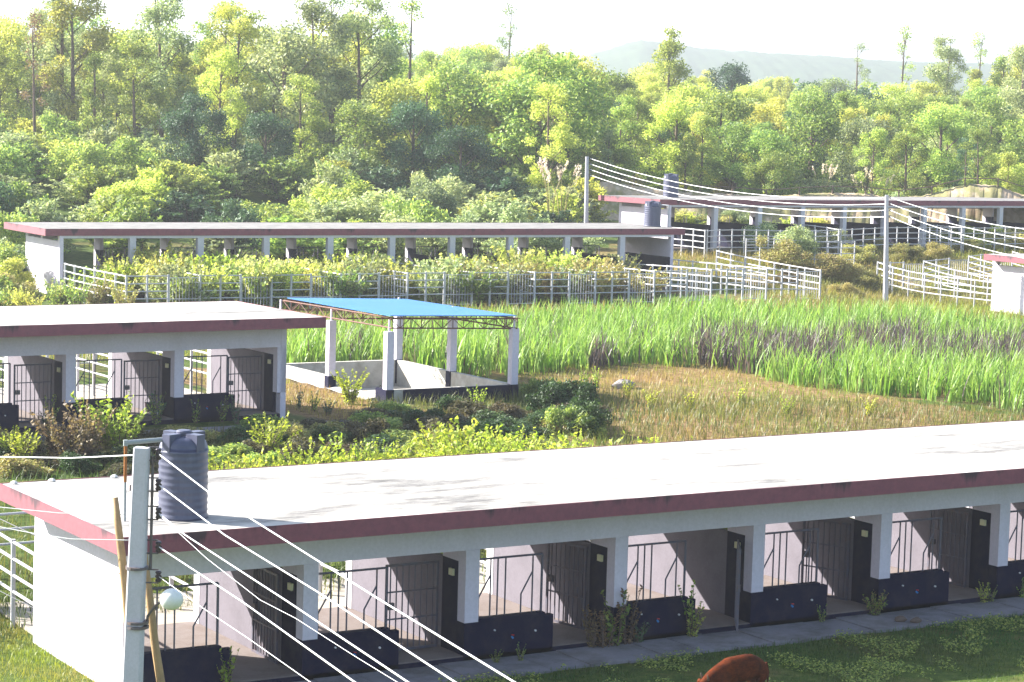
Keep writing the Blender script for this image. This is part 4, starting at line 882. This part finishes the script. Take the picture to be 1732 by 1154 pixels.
# sunlit lime weeds right behind the foreground roof
for i, u in enumerate(list(np.linspace(358, 770, 26))+list(np.linspace(735, 1180, 50))+list(np.linspace(1190, 1540, 8))):
    u = u+rnd.uniform(-8, 8); d_ = {True: rnd.uniform(60.5, 63.5), False: rnd.uniform(60, 66)}[u < 735]; x, y = at(u, d_)
    sprig(x, y, 'big', 'leaf_lime', rnd.uniform(.6, 1.1) if u < 735 else rnd.uniform(.85, 1.35)*(1 if u < 1180 else .6), 'bright lime weed just behind the foreground roof', grp='lime weeds behind the foreground roof')
for (u, v, s, m_) in [(180, 770, 1.1, 'leaf_lime'), (205, 775, .9, 'leaf_lime'), (40, 790, .7, 'leaf_lime'), (20, 785, .6, 'leaf_lime'), (120, 790, .9, 'leaf_brown'), (100, 780, 1.0, 'leaf_brown'), (150, 785, .9, 'leaf_brown'), (455, 770, .9, 'leaf_lime'), (150, 770, .8, 'leaf_brown')]:
    g_ = ghit(u, v); sprig(g_.x, g_.y, 'big', m_, s*1.2, '%s weed in the ditch before the left middle shed' % HU[m_], grp='weeds in the ditch')
# dark bushes in the shade before shed B and pavilion
pts_ = []
for i in range(400):
    if len(pts_) >= 74: break
    u = rnd.uniform(-10, 1000); v = rnd.uniform(705, 800)
    if u < 480: v = rnd.uniform(712, 815)
    if u > 480: v = rnd.uniform(700, 800)
    if u > 740: v = rnd.uniform(700, 760)
    if u > 930: v = rnd.uniform(690, 735)
    g_ = ghit(u, v)
    if (g_.x < BX+1.8 and g_.y > BY-1.8) or (38 < g_.x < 44.5 and g_.y > 69.6) or any((g_.x-a)**2+(g_.y-b)**2 < 1.0 for a, b in pts_): continue
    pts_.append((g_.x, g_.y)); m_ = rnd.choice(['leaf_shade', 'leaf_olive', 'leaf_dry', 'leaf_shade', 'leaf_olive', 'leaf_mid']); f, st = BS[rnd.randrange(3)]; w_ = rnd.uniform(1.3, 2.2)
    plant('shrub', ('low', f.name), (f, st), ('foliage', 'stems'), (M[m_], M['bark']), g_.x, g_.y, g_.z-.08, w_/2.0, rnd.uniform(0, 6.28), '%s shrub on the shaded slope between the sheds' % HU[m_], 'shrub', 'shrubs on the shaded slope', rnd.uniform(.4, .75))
for (u, v, s) in [(970, 722, .9), (988, 738, .95), (950, 732, .8), (1005, 740, .7), (900, 675, .7), (940, 690, .9), (975, 690, .9), (925, 700, .9)]:
    g_ = ghit(u, v); f, st = BS[rnd.randrange(3)]
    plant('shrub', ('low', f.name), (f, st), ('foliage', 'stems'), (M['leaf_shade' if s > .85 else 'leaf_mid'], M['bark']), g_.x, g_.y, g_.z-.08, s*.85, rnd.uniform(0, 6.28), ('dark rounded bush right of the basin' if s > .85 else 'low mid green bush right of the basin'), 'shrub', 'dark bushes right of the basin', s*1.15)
g_ = ghit(592, 682); sprig(g_.x, g_.y, 'big', 'leaf_lime', .95, 'bright lime bush beside the left posts of the pavilion', grp=None)
g_ = ghit(808, 697); sprig(g_.x, g_.y, 'small', 'leaf_lime', 1.1, 'small lime plant in front of the navy basin wall', grp=None)
for (u, v) in [(1010, 655), (1060, 668), (1170, 690), (1250, 685), (1330, 700), (1470, 705), (1100, 690), (985, 660)]:
    g_ = ghit(u, v); sprig(g_.x, g_.y, 'small', 'leaf_lime', .9, 'small lime weed on the dry grass', grp='lime weeds on the dry grass')
for (u, v, s_, m_) in [(15, 700, 1.0, 'leaf_mid'), (45, 712, .9, 'leaf_dark'), (108, 705, 1.0, 'leaf_mid'), (140, 700, .9, 'leaf_dark'), (215, 700, 1.0, 'leaf_dark'), (232, 706, .9, 'leaf_mid'), (325, 712, .9, 'leaf_mid'), (362, 708, 1.0, 'leaf_mid'), (400, 716, .9, 'leaf_dark'), (505, 690, .8, 'leaf_dark'), (530, 694, .8, 'leaf_mid'), (555, 700, .8, 'leaf_dark')]:
    g_ = ghit(u, v); sprig(g_.x, min(g_.y, BY+OV-.2) if u < 480 else g_.y, 'small', m_, s_, '%s weed growing at the foot of the left middle shed' % HU[m_], grp='weeds at the foot of the left middle shed')
# weeds along the foreground shed
for (u, v, s, k, m_) in [(1015, 1092, 1.2, 'small', 'leaf_brown'), (1035, 1090, 1.3, 'small', 'leaf_mid'), (1050, 1085, 1.2, 'small', 'leaf_brown'), (1000, 1096, .9, 'small', 'leaf_brown'), (1165, 1075, 1.1, 'small', 'leaf_mid'), (1170, 1078, .9, 'small', 'leaf_yellow'), (1462, 1036, .8, 'small', 'leaf_mid'), (1480, 1040, .8, 'small', 'leaf_dry'), (1632, 1010, .6, 'small', 'leaf_yellow'), (1715, 1008, .6, 'small', 'leaf_mid'), (375, 1165, .8, 'small', 'leaf_lime'), (1390, 1052, .5, 'small', 'leaf_mid'), (880, 1118, .4, 'small', 'leaf_mid'), (840, 1121, .4, 'small', 'leaf_mid'), (1655, 1012, .5, 'small', 'leaf_mid'), (1060, 1080, .8, 'small', 'leaf_dark')]:
    g_ = onz(u, v, 0); sprig(g_.x, min(g_.y, AY+OV-.1), k, m_, s, '%s weed growing at the foot of the foreground shed wall' % HU[m_], grp='weeds at the foot of the foreground shed', z=0)
# creepers left of the foreground shed
for i in range(16):
    x = AX+WL-rnd.uniform(.3, 3.5); y = AY+DEP+rnd.uniform(1.0, 7); sprig(x, y, 'big', rnd.choice(['leaf_yellow', 'leaf_lime', 'leaf_dry']), rnd.uniform(.6, 1.0), 'yellow green weed by the pen fence left of the foreground shed', grp='weeds by the left pen fence')
# pale reed plumes
for (u, d, h) in [(935, 152, 3.2), (955, 152, 3.0), (1395, 185, 3), (1470, 182, 3), (1490, 182, 3.2)]:
    x, y = at(u, d); e = empty('reed_clump', (x, y, H(x, y)+ (1.5 if u < 1000 else .6))); tag(e, 'pale plumed reed clump ' + ('left of the rear electric pole' if u < 1000 else 'above the bare earth bank'), 'reeds', 'plumed reeds')
    rg = np.random.default_rng(int(u))
    for k in range(7):
        a = rg.uniform(0, 6.28); tx, ty = math.cos(a)*.9, math.sin(a)*.9; hh = h*rg.uniform(.8, 1.1)
        o = MB().tube([(0, 0, -1.5), (tx*.4, ty*.4, hh*.6), (tx, ty, hh)], [.03, .02, .01], 4).build('stalk', M['leaf_dry'], e)
        t = np.linspace(.0, 1, 30)[:, None]; c = np.array([[tx, ty, hh]])+t*np.array([[tx*.3, ty*.3, .7]])+rg.normal(size=(30, 3))*.05
        V = leaves(c, .11, .2, rg, 2.0, np.tile([tx*.3, ty*.3, .7], (30, 1))); link('plume', npmesh('plume', V, quads(V), M['leaf_plume']), None, o)
# ---------------------------------------------------------------- grasses (stuff)
def blades(name, mat, X, Y, zone, hmin, hmax, width, lean, label, seg=3, kind='stuff', clump=None):
    rg = np.random.default_rng(len(X)); n = len(X); Z = Hn(X, Y)-.03; a = rg.uniform(0, 2*np.pi, n); L_ = rg.uniform(hmin, hmax, n); ln = rg.uniform(.05, lean, n)*L_; wv = width*rg.uniform(.6, 1.3, n)
    fa = a+rg.uniform(-.5, .5, n)+np.pi/2; V = np.zeros((n, (seg+1)*2, 3))
    for k in range(seg+1):
        t = k/seg; cx = X+np.cos(a)*ln*t**1.8; cy = Y+np.sin(a)*ln*t**1.8; cz = Z+L_*(t-.18*t**3*(ln/L_*2)); ww = wv*(1-t**1.5*.92)*(.6+.4*min(1, t*3+.3))*.5
        V[:, 2*k] = np.stack([cx-np.cos(fa)*ww, cy-np.sin(fa)*ww, cz], 1); V[:, 2*k+1] = np.stack([cx+np.cos(fa)*ww, cy+np.sin(fa)*ww, cz], 1)
    nv = (seg+1)*2; base_ = (np.arange(n)*nv)[:, None]; F = np.concatenate([base_+np.array([[2*k, 2*k+1, 2*k+3, 2*k+2]]) for k in range(seg)], 0)
    me = npmesh(name, V.reshape(-1, 3), F, mat, {'zone': np.repeat(zone, nv)}); tag(link(name, me, None), label, 'grass', None, kind)
def scatter(poly, dens, seed):
    p_ = np.array(poly); x0, y0 = p_.min(0); x1, y1 = p_.max(0); rg = np.random.default_rng(seed); n = int((x1-x0)*(y1-y0)*dens); X = rg.uniform(x0, x1, n); Y = rg.uniform(y0, y1, n); k = inpoly(X, Y, poly); return X[k], Y[k], rg
X, Y, rg = scatter(fieldw, 3.6, 1); k = ~((X < 44.8) & (Y < 80.8)) | (X < 37.6); X = X[k]; Y = Y[k]
vis = []
X = np.repeat(X, 11); Y = np.repeat(Y, 11); X = X+rg.normal(size=len(X))*.16; Y = Y+rg.normal(size=len(Y))*.16; hn = .75+.35*smooth_noise(X, Y, .9, 31)
def pixv(X, Y, Z):
    d = np.stack([X, Y, Z-CAMZ], 1); q = d@np.array(_f); return 866+FPX*(d@np.array(_R))/q, 577-FPX*(d@np.array(_U))/q
u_, v_ = pixv(X, Y, Hn(X, Y))
dead = ((np.abs(v_-(608+(u_-1200)*.012+8*np.sin(u_*.02))) < 24) & (u_ > 1180)) | ((v_ > 608) & (u_ > 960) & (u_ < 1270) & (smooth_noise(u_, v_, .03, 4) > .08))
dead = dead & (rg.random(len(X)) < .5+.9*(smooth_noise(X, Y, 1.6, 21)+.25)) | (rg.random(len(X)) < .05) | ((smooth_noise(X, Y, 1.1, 22) > .46) & (v_ > 575))
blades('fodder_grass', M['napier'], X, Y, np.clip(dead*.95+.25*(rg.random(len(X)) < .25)*rg.random(len(X)), 0, 1), .7, 1.75, .075, .6, 'tall bright green fodder grass with dark withered patches')
X, Y, rg = scatter(dryw, 34, 2); u_, v_ = pixv(X, Y, Hn(X, Y)); mound = np.clip(1-((u_-1330)/150)**2-((v_-668)/22)**2, 0, 1)
zz = np.clip(.42+.95*smooth_noise(X, Y, .5, 9)+.5*smooth_noise(X, Y, 1.7, 10)-1.2*mound, 0, 1); h_ = .28
blades('dry_grass', M['lawn'], X, Y, zz, .08, .36, .03, .6, 'short reddish and straw coloured dry grass', 2)
lawnp = [tuple(onz(u, v, 0)[:2]) for u, v in [(-40, 980), (60, 1088), (215, 1180), (200, 1300), (-80, 1300), (-80, 1000)]]
X, Y, rg = scatter(lawnp, 420, 3); blades('grass', M['lawn'], X, Y, np.clip(.25+.5*smooth_noise(X, Y, 1.5, 2), 0, 1), .05, .16, .014, .7, 'short sunlit grass beside the blank end wall', 2)
front = [(AX+3, AY-.15), (AX+40, AY-.1), (AX+40, AY-5), (AX+20, AY-7), (AX+3, AY-5)]
X, Y, rg = scatter(front, 330, 4); 
k = (smooth_noise(X, Y, 1.2, 6)+.15*rg.normal(size=len(X))) > -.28; X = X[k]; Y = Y[k]
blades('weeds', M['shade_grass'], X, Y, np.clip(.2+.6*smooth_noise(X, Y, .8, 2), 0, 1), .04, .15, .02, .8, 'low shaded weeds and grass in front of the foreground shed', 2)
X, Y, rg = scatter(front, 520, 14)
k = (smooth_noise(X, Y, 1.6, 16)+.55*smooth_noise(X, Y, 5, 17)) > .12; X = X[k]; Y = Y[k]
c = np.stack([X, Y, Hn(X, Y)+rg.random(len(X))**1.5*.16], 1); V = leaves(c, .042, 1.2, rg); tag(link('ground_cover', npmesh('ground_cover', V, quads(V), M['leaf_mid']), None), 'patches of low broad-leaved weeds in the shade of the foreground shed', 'ground cover', None, 'stuff')
slope = [(8, 46), (45, 46), (58, 52), (60, 62), (46, 70.4), (37.6, 70.4), (35, 65.4), (0, 65.4), (0, 52)]
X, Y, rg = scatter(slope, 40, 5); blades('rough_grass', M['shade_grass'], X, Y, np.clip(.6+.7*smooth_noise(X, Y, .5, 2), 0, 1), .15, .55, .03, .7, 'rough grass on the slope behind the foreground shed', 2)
X, Y, rg = scatter([(34.2, 64.5), (38.3, 66.5), (38.3, 70.2), (37.8, 75.5), (37.6, 80), (34.2, 80)], 60, 8); blades('dry_grass', M['lawn'], X, Y, np.clip(.55+.6*smooth_noise(X, Y, 1.1, 2), 0, 1), .08, .3, .025, .7, 'yellowing grass between the left middle shed and the blue pavilion', 2)
mid = [(34, 72), (38, 84), (40, 98), (78, 98), (88, 106), (95, 118), (80, 118), (90, 92), (60, 88), (45, 84), (38.0, 82), (37, 70)]
X, Y, rg = scatter([(30, 84), (36, 99), (78, 97), (80, 118), (125, 118), (130, 108), (92, 90), (75, 92), (50, 84)], 30, 6); blades('rough_grass', M['lawn'], X, Y, np.clip(.35+.7*smooth_noise(X, Y, .4, 2), 0, 1), .2, .65, .04, .7, 'rough yellowing grass around the rear pens', 2)
# distant mass of woods beyond the last countable trees
rg = np.random.default_rng(77); cl = []
for k in range(420):
    u = rg.uniform(-60, 1800); d = rg.uniform(340, 460); x, y = at(u, d); cl.append((x, y, H(x, y)+rg.uniform(1, 7.5), rg.uniform(1.4, 3)))
c = crown_points(rg, cl, 110, 2, .8); V = leaves(c, .6, .4, rg); tag(link('distant_wood', npmesh('distant_wood', V, quads(V), M['leaf_mid']), None), 'hazy mass of distant woods on the skyline', 'woods', None, 'stuff')
# ---------------------------------------------------------------- haze
hm = bpy.data.materials.new('haze'); hm.use_nodes = True; N = hm.node_tree.nodes; L = hm.node_tree.links; N.remove(N['Principled BSDF'])
pv = N.new('ShaderNodeVolumePrincipled'); pv.inputs['Color'].default_value = (.88, .93, 1, 1); pv.inputs['Density'].default_value = .00036; pv.inputs['Anisotropy'].default_value = .3; L.new(pv.outputs[0], N['Material Output'].inputs['Volume'])
hz = MB().box(-5500, 7500, -400, 7500, -8, 330).build('haze', hm); tag(hz, 'pale haze over the woods', 'haze', None, 'stuff')
